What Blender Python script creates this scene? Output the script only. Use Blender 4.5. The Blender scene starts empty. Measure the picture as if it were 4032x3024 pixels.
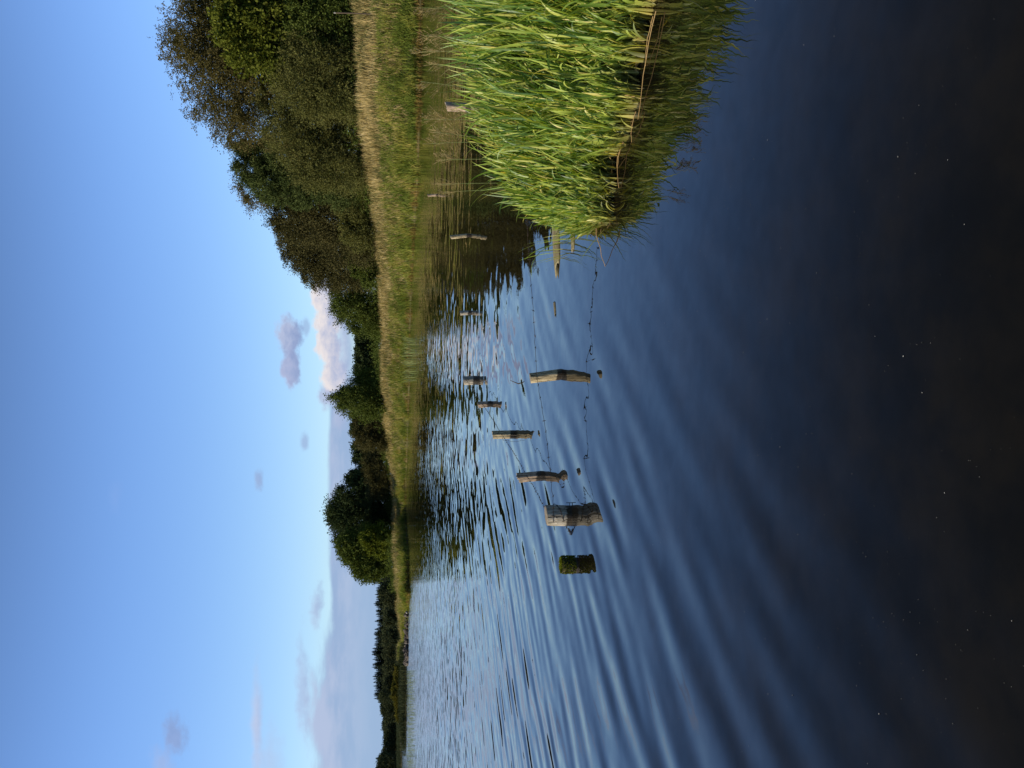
import bpy, math, random
import numpy as np
from mathutils import Vector, Matrix

rng = np.random.default_rng(7)
random.seed(7)
R = math.radians
scn = bpy.context.scene
COL = scn.collection

# ------------------------------------------------------------------ camera (held on its side, as the photograph was)
F, PITCH, CAMH = 3300.0, R(7.87), 1.7
cp, sp = math.cos(PITCH), math.sin(PITCH)
cam_d = bpy.data.cameras.new("camera")
cam = bpy.data.objects.new("camera", cam_d); COL.objects.link(cam)
cam_d.sensor_width = 36.0
cam_d.lens = F / 4032 * 36.0
cam_d.clip_start = 0.05
cam_d.clip_end = 6000
cam.matrix_world = Matrix(((0, 1, 0, 0), (-sp, 0, -cp, 0), (-cp, 0, sp, CAMH), (0, 0, 0, 1)))
scn.camera = cam

SUN_AZ, SUN_EL = R(-104), R(25)          # sun to the left and a little behind
scn.view_settings.view_transform = 'Standard'
scn.view_settings.look = 'None'
EXPO = 0.38                             # exposed a little brighter than the sky alone
scn.view_settings.exposure = EXPO
scn.view_settings.gamma = 1.0
scn.cycles.use_denoising = True
scn.cycles.max_bounces = 8
scn.cycles.transparent_max_bounces = 8
scn.cycles.caustics_reflective = False
scn.cycles.caustics_refractive = False

# ------------------------------------------------------------------ photo pixel -> ray (source pixels of the sideways picture)
def ray(px, py):
    a = (px - 2016) / F; b = -(py - 1512) / F
    return np.array([b, cp - a * sp, -sp - a * cp])
def ground(px, py, z=0.0):
    d = ray(px, py); t = (z - CAMH) / d[2]
    return np.array([d[0] * t, d[1] * t, z])
def at(px, py, y):
    d = ray(px, py); t = y / d[1]
    return np.array([d[0] * t, y, CAMH + d[2] * t])
def gno(px, py):
    d = ray(px, py); return d[0] / d[1], d[2] / d[1]

# ------------------------------------------------------------------ node helpers
class NT:
    def __init__(s, tree): s.t = tree; s.n = tree.nodes; s.l = tree.links
    def new(s, typ, **kw):
        n = s.n.new(typ)
        for k, v in kw.items(): setattr(n, k, v)
        return n
    def put(s, sock, v):
        if isinstance(v, bpy.types.NodeSocket): s.l.new(v, sock)
        elif v is not None: sock.default_value = v
    def math(s, op, a, b=None, c=None, clamp=False):
        n = s.new('ShaderNodeMath', operation=op, use_clamp=clamp)
        s.put(n.inputs[0], a)
        if b is not None: s.put(n.inputs[1], b)
        if c is not None: s.put(n.inputs[2], c)
        return n.outputs[0]
    def vmath(s, op, a, b=None, scale=None):
        n = s.new('ShaderNodeVectorMath', operation=op)
        s.put(n.inputs[0], a)
        if b is not None: s.put(n.inputs[1], b)
        if scale is not None: s.put(n.inputs['Scale'], scale)
        return n.outputs['Value'] if op in ('DOT_PRODUCT', 'LENGTH') else n.outputs[0]
    def comb(s, x, y, z):
        n = s.new('ShaderNodeCombineXYZ')
        for i, v in enumerate((x, y, z)): s.put(n.inputs[i], v)
        return n.outputs[0]
    def sep(s, v):
        n = s.new('ShaderNodeSeparateXYZ'); s.put(n.inputs[0], v); return n.outputs
    def noise(s, vec, scale, detail=4, rough=0.5, dist=0.0):
        n = s.new('ShaderNodeTexNoise'); s.put(n.inputs['Vector'], vec)
        s.put(n.inputs['Scale'], scale); s.put(n.inputs['Detail'], detail)
        s.put(n.inputs['Roughness'], rough); s.put(n.inputs['Distortion'], dist)
        return n.outputs['Fac'], n.outputs['Color']
    def smooth(s, x, lo, hi):
        n = s.new('ShaderNodeMapRange', interpolation_type='SMOOTHSTEP')
        s.put(n.inputs['Value'], x); s.put(n.inputs['From Min'], lo); s.put(n.inputs['From Max'], hi)
        s.put(n.inputs['To Min'], 0.0); s.put(n.inputs['To Max'], 1.0)
        return n.outputs[0]
    def mix(s, f, a, b, mode='MIX'):
        n = s.new('ShaderNodeMix', data_type='RGBA', blend_type=mode)
        s.put(n.inputs[0], f)
        for i, v in ((6, a), (7, b)):
            if isinstance(v, (tuple, list)): v = tuple(v)[:3] + (1.0,)
            s.put(n.inputs[i], v)
        return n.outputs[2]
    def ramp(s, f, stops):
        n = s.new('ShaderNodeValToRGB'); s.put(n.inputs[0], f)
        e = n.color_ramp.elements
        while len(e) > 1: e.remove(e[0])
        e[0].position = stops[0][0]; e[0].color = tuple(stops[0][1]) + (1,)
        for p, c in stops[1:]:
            k = e.new(p); k.color = tuple(c) + (1,)
        return n.outputs[0]

# ------------------------------------------------------------------ world: daylight sky with the clouds of the photograph
w = bpy.data.worlds.new("World"); scn.world = w; w.use_nodes = True
N = NT(w.node_tree); N.n.clear()
out = N.new('ShaderNodeOutputWorld'); bg = N.new('ShaderNodeBackground')
sky = N.new('ShaderNodeTexSky', sky_type='NISHITA')
sky.sun_disc = False; sky.sun_elevation = SUN_EL; sky.sun_rotation = SUN_AZ
sky.air_density = 1.0; sky.dust_density = 0.2; sky.ozone_density = 2.5
SKY_STRENGTH = 0.15
d = N.new('ShaderNodeTexCoord').outputs['Generated']
dx, dy, dz = N.sep(d)
dys = N.math('MAXIMUM', dy, 0.08)
u = N.math('DIVIDE', dx, dys); wv = N.math('DIVIDE', dz, dys)
front = N.smooth(dy, 0.08, 0.35)
SKY_TINT = (0.72, 0.855, 1.11)
base = N.mix(1.0, sky.outputs[0], SKY_TINT, 'MULTIPLY')
# the white light near the horizon is bluer in the photograph than in the model atmosphere
hz = N.math('SUBTRACT', 1.0, N.smooth(N.math('ABSOLUTE', dz), 0.0, 0.35))
base = N.mix(N.math('MULTIPLY', hz, 1.0), base, N.mix(1.0, base, (1.05, 0.965, 0.85), 'MULTIPLY'))
zen = N.smooth(dz, 0.26, 0.66)
base = N.mix(zen, base, N.mix(1.0, base, (0.42, 0.36, 0.30), 'MULTIPLY'))
q = 1.0 / SKY_STRENGTH / 2 ** EXPO
def sc(c): return tuple(v * q for v in c)
uv = N.comb(u, wv, 0.0)
nf, nc = N.noise(uv, 22.0, 6, 0.55)
nf2, _ = N.noise(N.comb(u, N.math('MULTIPLY', wv, 3.5), 3.0), 9.0, 5, 0.55)
nf3, _ = N.noise(N.comb(u, N.math('MULTIPLY', wv, 1.6), 8.0), 55.0, 6, 0.62)
wcol = base
def cloud(col, V, Y, rV, rY, lit, shade, soft=0.5, kn=1.6, amount=1.0, side=0.25):
    cu, cw = gno(V, Y)
    ru = abs(gno(V, Y + rY)[0] - cu); rw = abs(gno(V + rV, Y)[1] - cw)
    eu = N.math('DIVIDE', N.math('SUBTRACT', u, cu), ru)
    ew = N.math('DIVIDE', N.math('SUBTRACT', wv, cw), rw)
    r2 = N.math('ADD', N.math('MULTIPLY', eu, eu), N.math('MULTIPLY', ew, ew))
    e = N.math('SUBTRACT', 1.0, N.math('SQRT', r2))
    e = N.math('ADD', e, N.math('MULTIPLY', N.math('SUBTRACT', nf, 0.5), kn))
    e = N.math('ADD', e, N.math('MULTIPLY', N.math('SUBTRACT', nf3, 0.5), kn * 0.8))
    m = N.math('MULTIPLY', N.math('MULTIPLY', N.smooth(e, 0.0, soft), amount), front)
    t = N.math('SUBTRACT', N.math('ADD', N.math('MULTIPLY', ew, 0.5), N.math('MULTIPLY', eu, -side)), N.math('MULTIPLY', N.math('SUBTRACT', nf3, 0.5), 1.6))
    c = N.mix(N.smooth(t, -0.55, 0.6), sc(shade), sc(lit))
    return N.mix(m, col, c)
GREYV, PINK, WHITE = (0.28, 0.36, 0.60), (0.50, 0.55, 0.74), (0.88, 0.81, 0.80)
# low bank of stratus along the left horizon
topw = gno(1283, 1800)[1]
step = N.math('MULTIPLY', N.math('SUBTRACT', 1.0, N.smooth(u, gno(1300, 2640)[0], gno(1300, 2330)[0])), gno(1205, 2600)[1] - topw)
edge = N.math('SUBTRACT', N.math('ADD', step, topw), wv)
edge = N.math('ADD', edge, N.math('MULTIPLY', N.math('SUBTRACT', nf2, 0.5), N.math('ADD', 0.02, N.math('MULTIPLY', step, 3.2))))
left = N.math('SUBTRACT', 1.0, N.smooth(u, gno(1300, 1560)[0], gno(1300, 1250)[0]))
left = N.math('MAXIMUM', left, 0.45)
mb = N.math('MULTIPLY', N.math('MULTIPLY', N.smooth(edge, 0.0, N.math('ADD', 0.007, N.math('MULTIPLY', step, 0.9))), left), front)
streak = N.mix(N.smooth(nf2, 0.40, 0.62), sc((0.30, 0.41, 0.65)), sc((0.44, 0.51, 0.72)))
lower = N.smooth(wv, 0.015, 0.085)
streak = N.mix(lower, sc((0.28, 0.43, 0.69)), streak)
wcol = N.mix(N.math('MULTIPLY', mb, 0.9), wcol, streak)
wcol = cloud(wcol, 1300, 1560, 60, 70, PINK, (0.36, 0.45, 0.68), 0.7)
wcol = cloud(wcol, 1340, 1650, 50, 80, PINK, (0.36, 0.45, 0.68), 0.8, amount=0.7)
for V, Y, rv, ry in ((1275, 1165, 62, 95), (1300, 1270, 70, 100), (1300, 1375, 64, 90), (1315, 1470, 62, 85), (1290, 1330, 55, 80)):
    wcol = cloud(wcol, V, Y, rv, ry, WHITE, (0.42, 0.48, 0.68), 0.35, 1.3)
wcol = cloud(wcol, 1360, 1330, 45, 300, (0.50, 0.55, 0.74), (0.32, 0.43, 0.66), 0.9, 1.0, 0.8)
wcol = cloud(wcol, 1140, 1330, 56, 105, PINK, (0.25, 0.33, 0.57), 0.5, 1.3, 0.95, -0.2)
wcol = cloud(wcol, 1148, 1445, 48, 110, (0.46, 0.50, 0.71), GREYV, 0.5, 1.3, 0.95)
wcol = cloud(wcol, 1205, 1285, 20, 50, GREYV, GREYV, 0.8, 1.3, 0.5)
wcol = cloud(wcol, 1018, 1890, 28, 56, (0.34, 0.44, 0.68), (0.29, 0.40, 0.66), 0.8, 1.5, 0.75)
wcol = cloud(wcol, 1200, 1745, 26, 52, (0.34, 0.45, 0.70), (0.32, 0.43, 0.68), 0.8, 1.3, 0.7)
wcol = cloud(wcol, 690, 2915, 62, 105, (0.30, 0.40, 0.68), (0.25, 0.35, 0.62), 0.8, 1.6, 0.8)
wcol = cloud(wcol, 640, 3010, 70, 100, (0.42, 0.52, 0.80), (0.36, 0.46, 0.74), 0.9, 1.2, 0.6)
wcol = cloud(wcol, 1012, 2850, 34, 330, (0.58, 0.62, 0.80), (0.44, 0.53, 0.76), 1.0, 1.0, 0.8)
wcol = cloud(wcol, 1065, 3000, 80, 220, (0.50, 0.60, 0.82), (0.44, 0.56, 0.80), 1.2, 1.0, 0.6)
wcol = cloud(wcol, 1245, 2390, 34, 110, (0.46, 0.54, 0.75), (0.36, 0.47, 0.70), 0.9, 1.9, 0.8)
wcol = cloud(wcol, 1190, 2700, 40, 260, (0.46, 0.52, 0.74), (0.36, 0.46, 0.70), 0.9, 1.4, 0.6)
wcol = cloud(wcol, 455, 1960, 36, 90, (0.28, 0.44, 0.84), (0.24, 0.40, 0.80), 1.4, 1.4, 0.4)
N.put(bg.inputs[0], wcol); bg.inputs[1].default_value = SKY_STRENGTH
N.l.new(bg.outputs[0], out.inputs[0])

# ------------------------------------------------------------------ sun
sd = bpy.data.lights.new("sun", 'SUN'); sun = bpy.data.objects.new("sun", sd); COL.objects.link(sun)
sd.energy = 5.0; sd.angle = R(0.55); sd.color = (1.0, 0.86, 0.66)
tosun = Vector((math.sin(SUN_AZ) * math.cos(SUN_EL), math.cos(SUN_AZ) * math.cos(SUN_EL), math.sin(SUN_EL)))
sun.rotation_euler = tosun.to_track_quat('Z', 'Y').to_euler()
sun.location = (-30, -10, 40)

# ------------------------------------------------------------------ materials
def mat(name):
    m = bpy.data.materials.new(name); m.use_nodes = True
    n = NT(m.node_tree); n.n.clear()
    o = n.new('ShaderNodeOutputMaterial')
    return m, n, o
def principled(n, o, col, rough=0.8, spec=0.3, normal=None):
    p = n.new('ShaderNodeBsdfPrincipled')
    n.put(p.inputs['Base Color'], col if isinstance(col, bpy.types.NodeSocket) else tuple(col) + (1,))
    n.put(p.inputs['Roughness'], rough); p.inputs['Specular IOR Level'].default_value = spec
    if normal is not None: n.put(p.inputs['Normal'], normal)
    n.l.new(p.outputs[0], o.inputs[0]); return p
def bump(n, h, strength, dist):
    b = n.new('ShaderNodeBump'); n.put(b.inputs['Height'], h)
    b.inputs['Strength'].default_value = strength; b.inputs['Distance'].default_value = dist
    return b.outputs[0]
def leaf_mat(name, stops, trans=0.3, patch=0.35, pscale=0.5, gloss=0.0, rough=0.5):
    m, n, o = mat(name)
    rnd = n.new('ShaderNodeNewGeometry').outputs['Random Per Island']
    pos = n.new('ShaderNodeNewGeometry').outputs['Position']
    pf, _ = n.noise(pos, pscale, 3, 0.6)
    f = n.math('ADD', n.math('MULTIPLY', rnd, 1 - patch), n.math('MULTIPLY', n.smooth(pf, 0.3, 0.7), patch))
    c = n.ramp(f, stops)
    di = n.new('ShaderNodeBsdfDiffuse'); tr = n.new('ShaderNodeBsdfTranslucent'); gl = n.new('ShaderNodeBsdfGlossy')
    n.put(di.inputs[0], c); n.put(tr.inputs[0], n.mix(1.0, c, (1.15, 1.1, 0.6), 'MULTIPLY'))
    gl.inputs['Roughness'].default_value = rough; gl.inputs[0].default_value = (1, 1, 1, 1)
    a = n.new('ShaderNodeMixShader'); a.inputs[0].default_value = trans
    n.l.new(di.outputs[0], a.inputs[1]); n.l.new(tr.outputs[0], a.inputs[2])
    b = n.new('ShaderNodeMixShader'); b.inputs[0].default_value = gloss
    n.l.new(a.outputs[0], b.inputs[1]); n.l.new(gl.outputs[0], b.inputs[2])
    n.l.new(b.outputs[0], o.inputs[0])
    return m
def bark_mat(name, c1, c2):
    m, n, o = mat(name)
    pos = n.new('ShaderNodeTexCoord').outputs['Object']
    x, y, z = n.sep(pos)
    f, _ = n.noise(n.comb(n.math('MULTIPLY', x, 6), n.math('MULTIPLY', y, 6), z), 2.0, 5, 0.6)
    principled(n, o, n.ramp(f, [(0.3, c1), (0.7, c2)]), 0.9, 0.2, bump(n, f, 0.6, 0.05))
    return m

M = {}
M['oak'] = leaf_mat('olive_brown_leaf', [(0, (0.050, 0.048, 0.016)), (0.5, (0.088, 0.079, 0.028)), (1, (0.145, 0.122, 0.050))], 0.30)
M['sycamore'] = leaf_mat('bright_olive_leaf', [(0, (0.040, 0.052, 0.008)), (0.5, (0.085, 0.105, 0.016)), (1, (0.16, 0.175, 0.035))], 0.30)
M['willow'] = leaf_mat('grey_green_leaf', [(0, (0.056, 0.062, 0.018)), (0.5, (0.100, 0.106, 0.033)), (1, (0.16, 0.16, 0.056))], 0.28)
M['pine'] = leaf_mat('blue_green_needle', [(0, (0.028, 0.042, 0.013)), (0.5, (0.058, 0.080, 0.025)), (1, (0.100, 0.124, 0.042))], 0.15)
M['larch'] = leaf_mat('dark_bronze_leaf', [(0, (0.028, 0.029, 0.012)), (0.5, (0.060, 0.058, 0.023)), (1, (0.108, 0.096, 0.039))], 0.22)
M['birch'] = leaf_mat('mid_green_leaf', [(0, (0.034, 0.052, 0.012)), (0.5, (0.070, 0.096, 0.022)), (1, (0.12, 0.148, 0.038))], 0.3)
M['dark'] = leaf_mat('dark_green_leaf', [(0, (0.018, 0.029, 0.012)), (0.5, (0.038, 0.056, 0.023)), (1, (0.070, 0.092, 0.036))], 0.22)
M['lime'] = leaf_mat('yellow_green_leaf', [(0, (0.045, 0.062, 0.008)), (0.5, (0.085, 0.108, 0.015)), (1, (0.14, 0.16, 0.03))], 0.3)
M['conifer'] = leaf_mat('far_conifer_needle', [(0, (0.020, 0.031, 0.020)), (0.5, (0.034, 0.050, 0.032)), (1, (0.055, 0.074, 0.046))], 0.1, 0.5, 0.08)
M['farwood'] = leaf_mat('far_wood_leaf', [(0, (0.022, 0.030, 0.016)), (0.5, (0.040, 0.050, 0.026)), (1, (0.068, 0.076, 0.036))], 0.15, 0.6, 0.08)
M['marsh'] = leaf_mat('marsh_bush_leaf', [(0, (0.06, 0.062, 0.012)), (0.5, (0.10, 0.096, 0.020)), (1, (0.16, 0.138, 0.032))], 0.25)
M['bark'] = bark_mat('brown_bark', (0.030, 0.022, 0.014), (0.10, 0.078, 0.055))
M['palebark'] = bark_mat('pale_bark', (0.12, 0.11, 0.09), (0.36, 0.34, 0.30))
M['bankreed'] = leaf_mat('bank_reed_leaf', [(0, (0.060, 0.092, 0.018)), (0.4, (0.135, 0.180, 0.034)), (0.75, (0.26, 0.275, 0.062)), (1, (0.42, 0.33, 0.11))], 0.4, 0.6, 0.45)
M['dry'] = leaf_mat('dry_grass_leaf', [(0, (0.15, 0.13, 0.05)), (0.35, (0.30, 0.24, 0.10)), (0.75, (0.50, 0.40, 0.19)), (1, (0.68, 0.57, 0.33))], 0.3, 0.4, 0.4)
M['meadow'] = leaf_mat('meadow_leaf', [(0, (0.07, 0.085, 0.030)), (0.5, (0.125, 0.135, 0.050)), (1, (0.21, 0.19, 0.085))], 0.3, 0.6, 0.4)
M['sedge'] = leaf_mat('orange_sedge_leaf', [(0, (0.085, 0.075, 0.022)), (0.5, (0.20, 0.145, 0.042)), (1, (0.34, 0.235, 0.075))], 0.3, 0.7, 0.5)
M['palereed'] = leaf_mat('pale_reed_leaf', [(0, (0.13, 0.18, 0.07)), (0.5, (0.20, 0.25, 0.10)), (1, (0.30, 0.33, 0.16))], 0.3)
M['husk'] = leaf_mat('reed_flower_husk', [(0, (0.17, 0.14, 0.06)), (0.5, (0.33, 0.26, 0.12)), (1, (0.54, 0.43, 0.24))], 0.35)
M['straw'] = leaf_mat('dead_reed_straw', [(0, (0.15, 0.095, 0.04)), (0.5, (0.34, 0.235, 0.105)), (1, (0.55, 0.41, 0.20))], 0.3)
M['moss'] = leaf_mat('moss', [(0, (0.035, 0.040, 0.006)), (0.5, (0.10, 0.12, 0.012)), (1, (0.24, 0.27, 0.03))], 0.2, 0.5, 14.0)
# foreground reed leaf: strawy sheath low on the blade, green above
def reed_mat():
    m, n, o = mat('reed_leaf')
    rnd = n.new('ShaderNodeNewGeometry').outputs['Random Per Island']
    s = n.new('ShaderNodeAttribute', attribute_name='along').outputs['Fac']
    c = n.ramp(rnd, [(0, (0.050, 0.115, 0.030)), (0.25, (0.125, 0.225, 0.036)), (0.55, (0.235, 0.330, 0.048)), (0.8, (0.37, 0.45, 0.085)), (1, (0.52, 0.47, 0.13))])
    sh = n.ramp(rnd, [(0, (0.12, 0.12, 0.035)), (0.5, (0.22, 0.165, 0.06)), (1, (0.38, 0.26, 0.12))])
    f = n.math('SUBTRACT', 1.0, n.smooth(n.math('ADD', s, n.math('MULTIPLY', rnd, 0.15)), 0.04, 0.30))
    c = n.mix(n.math('MULTIPLY', f, 0.75), c, sh)
    p = n.new('ShaderNodeBsdfPrincipled'); n.put(p.inputs['Base Color'], c)
    p.inputs['Roughness'].default_value = 0.42; p.inputs['Specular IOR Level'].default_value = 0.45
    tr = n.new('ShaderNodeBsdfTranslucent'); n.put(tr.inputs[0], n.mix(1.0, c, (1.35, 1.25, 0.5), 'MULTIPLY'))
    a = n.new('ShaderNodeMixShader'); a.inputs[0].default_value = 0.42
    n.l.new(p.outputs[0], a.inputs[1]); n.l.new(tr.outputs[0], a.inputs[2]); n.l.new(a.outputs[0], o.inputs[0])
    return m
M['reed'] = reed_mat()

def post_mat(name, light, mid, darkc, wetz=0.055):
    m, n, o = mat(name)
    oc = n.new('ShaderNodeTexCoord').outputs['Object']
    x, y, z = n.sep(oc)
    g1, _ = n.noise(n.comb(n.math('MULTIPLY', x, 9), n.math('MULTIPLY', y, 9), n.math('MULTIPLY', z, 1.2)), 6.0, 6, 0.65)
    g2, _ = n.noise(oc, 26.0, 4, 0.6)
    g3, _ = n.noise(oc, 9.0, 3, 0.5)
    c = n.ramp(g1, [(0.34, darkc), (0.47, mid), (0.66, light)])
    c = n.mix(n.smooth(g2, 0.60, 0.72), c, darkc)
    c = n.mix(n.math('MULTIPLY', n.smooth(g3, 0.55, 0.75), 0.45), c, (0.10, 0.095, 0.03))
    wet = n.math('SUBTRACT', 1.0, n.smooth(n.math('ADD', z, n.math('MULTIPLY', n.math('SUBTRACT', g1, 0.5), 0.09)), wetz - 0.01, wetz + 0.012))
    c = n.mix(wet, c, (0.018, 0.012, 0.006))
    principled(n, o, c, n.math('SUBTRACT', 0.85, n.math('MULTIPLY', wet, 0.4)), 0.3, bump(n, n.math('ADD', g1, n.math('MULTIPLY', g2, 0.5)), 0.8, 0.012))
    return m
M['post'] = post_mat('weathered_post_wood', (0.46, 0.39, 0.25), (0.28, 0.225, 0.13), (0.05, 0.04, 0.024))
M['greypost'] = post_mat('silver_grey_post_wood', (0.40, 0.37, 0.31), (0.24, 0.215, 0.17), (0.045, 0.04, 0.03))
M['pinkpost'] = post_mat('split_post_wood', (0.43, 0.33, 0.245), (0.24, 0.18, 0.125), (0.04, 0.032, 0.022))
M['mosspost'] = post_mat('rotten_mossy_wood', (0.10, 0.085, 0.03), (0.05, 0.045, 0.018), (0.015, 0.013, 0.008))
m, n, o = mat('post_end_grain')
oc = n.new('ShaderNodeTexCoord').outputs['Object']
wt = n.new('ShaderNodeTexWave', wave_type='RINGS', rings_direction='Z'); n.put(wt.inputs['Vector'], oc)
wt.inputs['Scale'].default_value = 28; wt.inputs['Distortion'].default_value = 1.5
g, _ = n.noise(oc, 40, 4)
principled(n, o, n.mix(n.math('MULTIPLY', wt.outputs['Fac'], 0.5), n.ramp(g, [(0.3, (0.16, 0.13, 0.09)), (0.7, (0.38, 0.33, 0.24))]), (0.12, 0.10, 0.07)), 0.85, 0.2)
M['endgrain'] = m
m, n, o = mat('rusty_wire')
oc = n.new('ShaderNodeTexCoord').outputs['Object']
g, _ = n.noise(oc, 30, 3)
principled(n, o, n.ramp(g, [(0.35, (0.015, 0.012, 0.010)), (0.7, (0.055, 0.032, 0.018))]), 0.7, 0.4)
M['wire'] = m
m, n, o = mat('wet_stone')
oc = n.new('ShaderNodeTexCoord').outputs['Object']
g, _ = n.noise(oc, 1.6, 6, 0.6)
principled(n, o, n.ramp(g, [(0.3, (0.020, 0.016, 0.012)), (0.7, (0.085, 0.068, 0.052))]), 0.7, 0.4, bump(n, g, 0.8, 0.2))
M['stone'] = m
m, n, o = mat('pale_stone')
oc = n.new('ShaderNodeTexCoord').outputs['Object']
g, _ = n.noise(oc, 2.0, 5, 0.6)
principled(n, o, n.ramp(g, [(0.3, (0.16, 0.155, 0.14)), (0.7, (0.32, 0.31, 0.29))]), 0.7, 0.4)
M['palestone'] = m
m, n, o = mat('floating_seed')
principled(n, o, n.ramp(n.new('ShaderNodeNewGeometry').outputs['Random Per Island'], [(0, (0.04, 0.04, 0.03)), (0.6, (0.16, 0.16, 0.14)), (0.9, (0.32, 0.31, 0.28)), (1, (0.7, 0.68, 0.6))]), 0.8, 0.2)
M['seed'] = m
# ground: dark peaty soil and thatch
m, n, o = mat('bank_soil')
pos = n.new('ShaderNodeNewGeometry').outputs['Position']
g, _ = n.noise(pos, 0.25, 6, 0.6); g2, _ = n.noise(pos, 2.5, 5, 0.6)
c = n.ramp(g, [(0.3, (0.050, 0.060, 0.020)), (0.5, (0.085, 0.078, 0.030)), (0.7, (0.15, 0.115, 0.055))])
c = n.mix(n.math('MULTIPLY', n.smooth(g2, 0.4, 0.7), 0.5), c, (0.035, 0.035, 0.014))
principled(n, o, c, 0.95, 0.1, bump(n, g2, 0.6, 0.2))
M['soil'] = m

# ------------------------------------------------------------------ water: dark peaty lake with wind ripples
m, n, o = mat('lake_water')
pos = n.new('ShaderNodeNewGeometry').outputs['Position']
X, Y, Z = n.sep(pos)
P2 = n.comb(X, Y, 0.0)
warpF, warpC = n.noise(P2, 0.35, 2, 0.5)
big, _ = n.noise(P2, 0.11, 2, 0.5)
pat, _ = n.noise(n.comb(n.math('MULTIPLY', X, 0.7), n.math('MULTIPLY', Y, 0.45), 4.0), 0.9, 2, 0.5)
# where the surface is ruffled: open water beyond the reeds; sheltered near the camera, by the reeds and under the far bank
open_ = n.smooth(n.math('SUBTRACT', Y, n.math('MULTIPLY', X, 1.3)), 3.2, 9.0)
shelter = n.smooth(n.math('ADD', X, n.math('MULTIPLY', Y, -0.12)), -0.4, 1.1)
nearAmp = n.math('MULTIPLY', n.smooth(n.math('SUBTRACT', Y, n.math('MULTIPLY', X, 0.9)), 1.8, 7.4), n.math('SUBTRACT', 1.0, n.math('MULTIPLY', shelter, 0.5)))
nearAmp = n.math('ADD', n.math('MULTIPLY', nearAmp, 0.93), 0.07)
longer = n.math('MULTIPLY', nearAmp, n.math('SUBTRACT', 1.0, n.math('MULTIPLY', n.smooth(n.math('ADD', X, n.math('MULTIPLY', Y, 0.10)), -1.1, 0.7), 0.55)))
longer = n.math('MULTIPLY', longer, n.math('SUBTRACT', 1.0, n.math('MULTIPLY', n.smooth(Y, 9.0, 20.0), 0.55)))
sx, sy = None, None
def addslope(a, b):
    global sx, sy
    sx = a if sx is None else n.math('ADD', sx, a)
    sy = b if sy is None else n.math('ADD', sy, b)
warpx = n.math('MULTIPLY', n.math('SUBTRACT', warpF, 0.5), 3.0)
for lam, ang, amp, ph in ((0.60, -31, 0.066, 0.0), (0.40, -25, 0.066, 1.3), (0.29, -37, 0.034, 2.1), (1.10, -22, 0.022, 4.0), (0.47, -46, 0.020, 3.0)):
    kx, ky = math.cos(R(ang)) * 2 * math.pi / lam, math.sin(R(ang)) * 2 * math.pi / lam
    phs = n.math('ADD', n.math('ADD', n.math('MULTIPLY', X, kx), n.math('MULTIPLY', Y, ky)), n.math('ADD', n.math('MULTIPLY', warpx, 0.55 / lam * 0.9), ph))
    gain = n.smooth(n.noise(n.comb(n.math('ADD', X, ph * 9), Y, ph), 0.55, 2, 0.5)[0], 0.30, 0.68)
    a = n.math('MULTIPLY', n.math('MULTIPLY', n.math('SINE', phs), n.math('MULTIPLY', gain, amp)), longer)
    addslope(n.math('MULTIPLY', a, math.cos(R(ang))), n.math('MULTIPLY', a, math.sin(R(ang))))
# random ripples, larger and rougher further out
calm_bank = n.math('SUBTRACT', 1.0, n.math('MULTIPLY', n.smooth(n.math('SUBTRACT', Y, n.math('MULTIPLY', X, -1.2)), 70.0, 105.0), 0.0))
far = n.smooth(Y, 7.0, 22.0)
ripAmp = n.math('ADD', n.math('MULTIPLY', far, 0.125), n.math('MULTIPLY', nearAmp, 0.016))
ripAmp = n.math('MULTIPLY', ripAmp, n.math('SUBTRACT', 1.0, n.math('MULTIPLY', n.smooth(Y, 22.0, 55.0), 0.38)))
ripAmp = n.math('MULTIPLY', ripAmp, n.math('ADD', 0.55, n.math('MULTIPLY', n.smooth(big, 0.3, 0.7), 0.9)))
for scl, wgt, stx in ((0.9, 0.40, 0.6), (2.4, 0.72, 0.6)):
    _, cc = n.noise(n.comb(n.math('MULTIPLY', X, stx), n.math('ADD', Y, n.math('MULTIPLY', X, 0.35)), scl), scl, 1.0, 0.5)
    r_, g_, b_ = n.sep(cc)
    addslope(n.math('MULTIPLY', n.math('MULTIPLY', n.math('SUBTRACT', r_, 0.5), ripAmp), wgt * 0.8),
             n.math('MULTIPLY', n.math('MULTIPLY', n.math('SUBTRACT', g_, 0.5), ripAmp), wgt * 1.3))
# tiny capillary wobble everywhere
_, cc = n.noise(P2, 9.0, 1.0, 0.5); r_, g_, b_ = n.sep(cc)
addslope(n.math('MULTIPLY', n.math('SUBTRACT', r_, 0.5), 0.022), n.math('MULTIPLY', n.math('SUBTRACT', g_, 0.5), 0.022))
# added tilt of the normals towards this shore shortens the far bank's reflection
sy = n.math('ADD', sy, n.math('MULTIPLY', n.smooth(Y, 14.0, 40.0), 0.014))
nrm = n.vmath('NORMALIZE', n.comb(n.math('MULTIPLY', sx, -1.0), n.math('MULTIPLY', sy, -1.0), 1.0))
p = principled(n, o, n.mix(n.smooth(n.noise(P2, 1.6, 5, 0.65)[0], 0.35, 0.7), (0.0042, 0.0038, 0.0022), (0.0095, 0.0076, 0.0036)), 0.0, 0.5, nrm)
p.inputs['IOR'].default_value = 1.333
M['water'] = m

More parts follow.
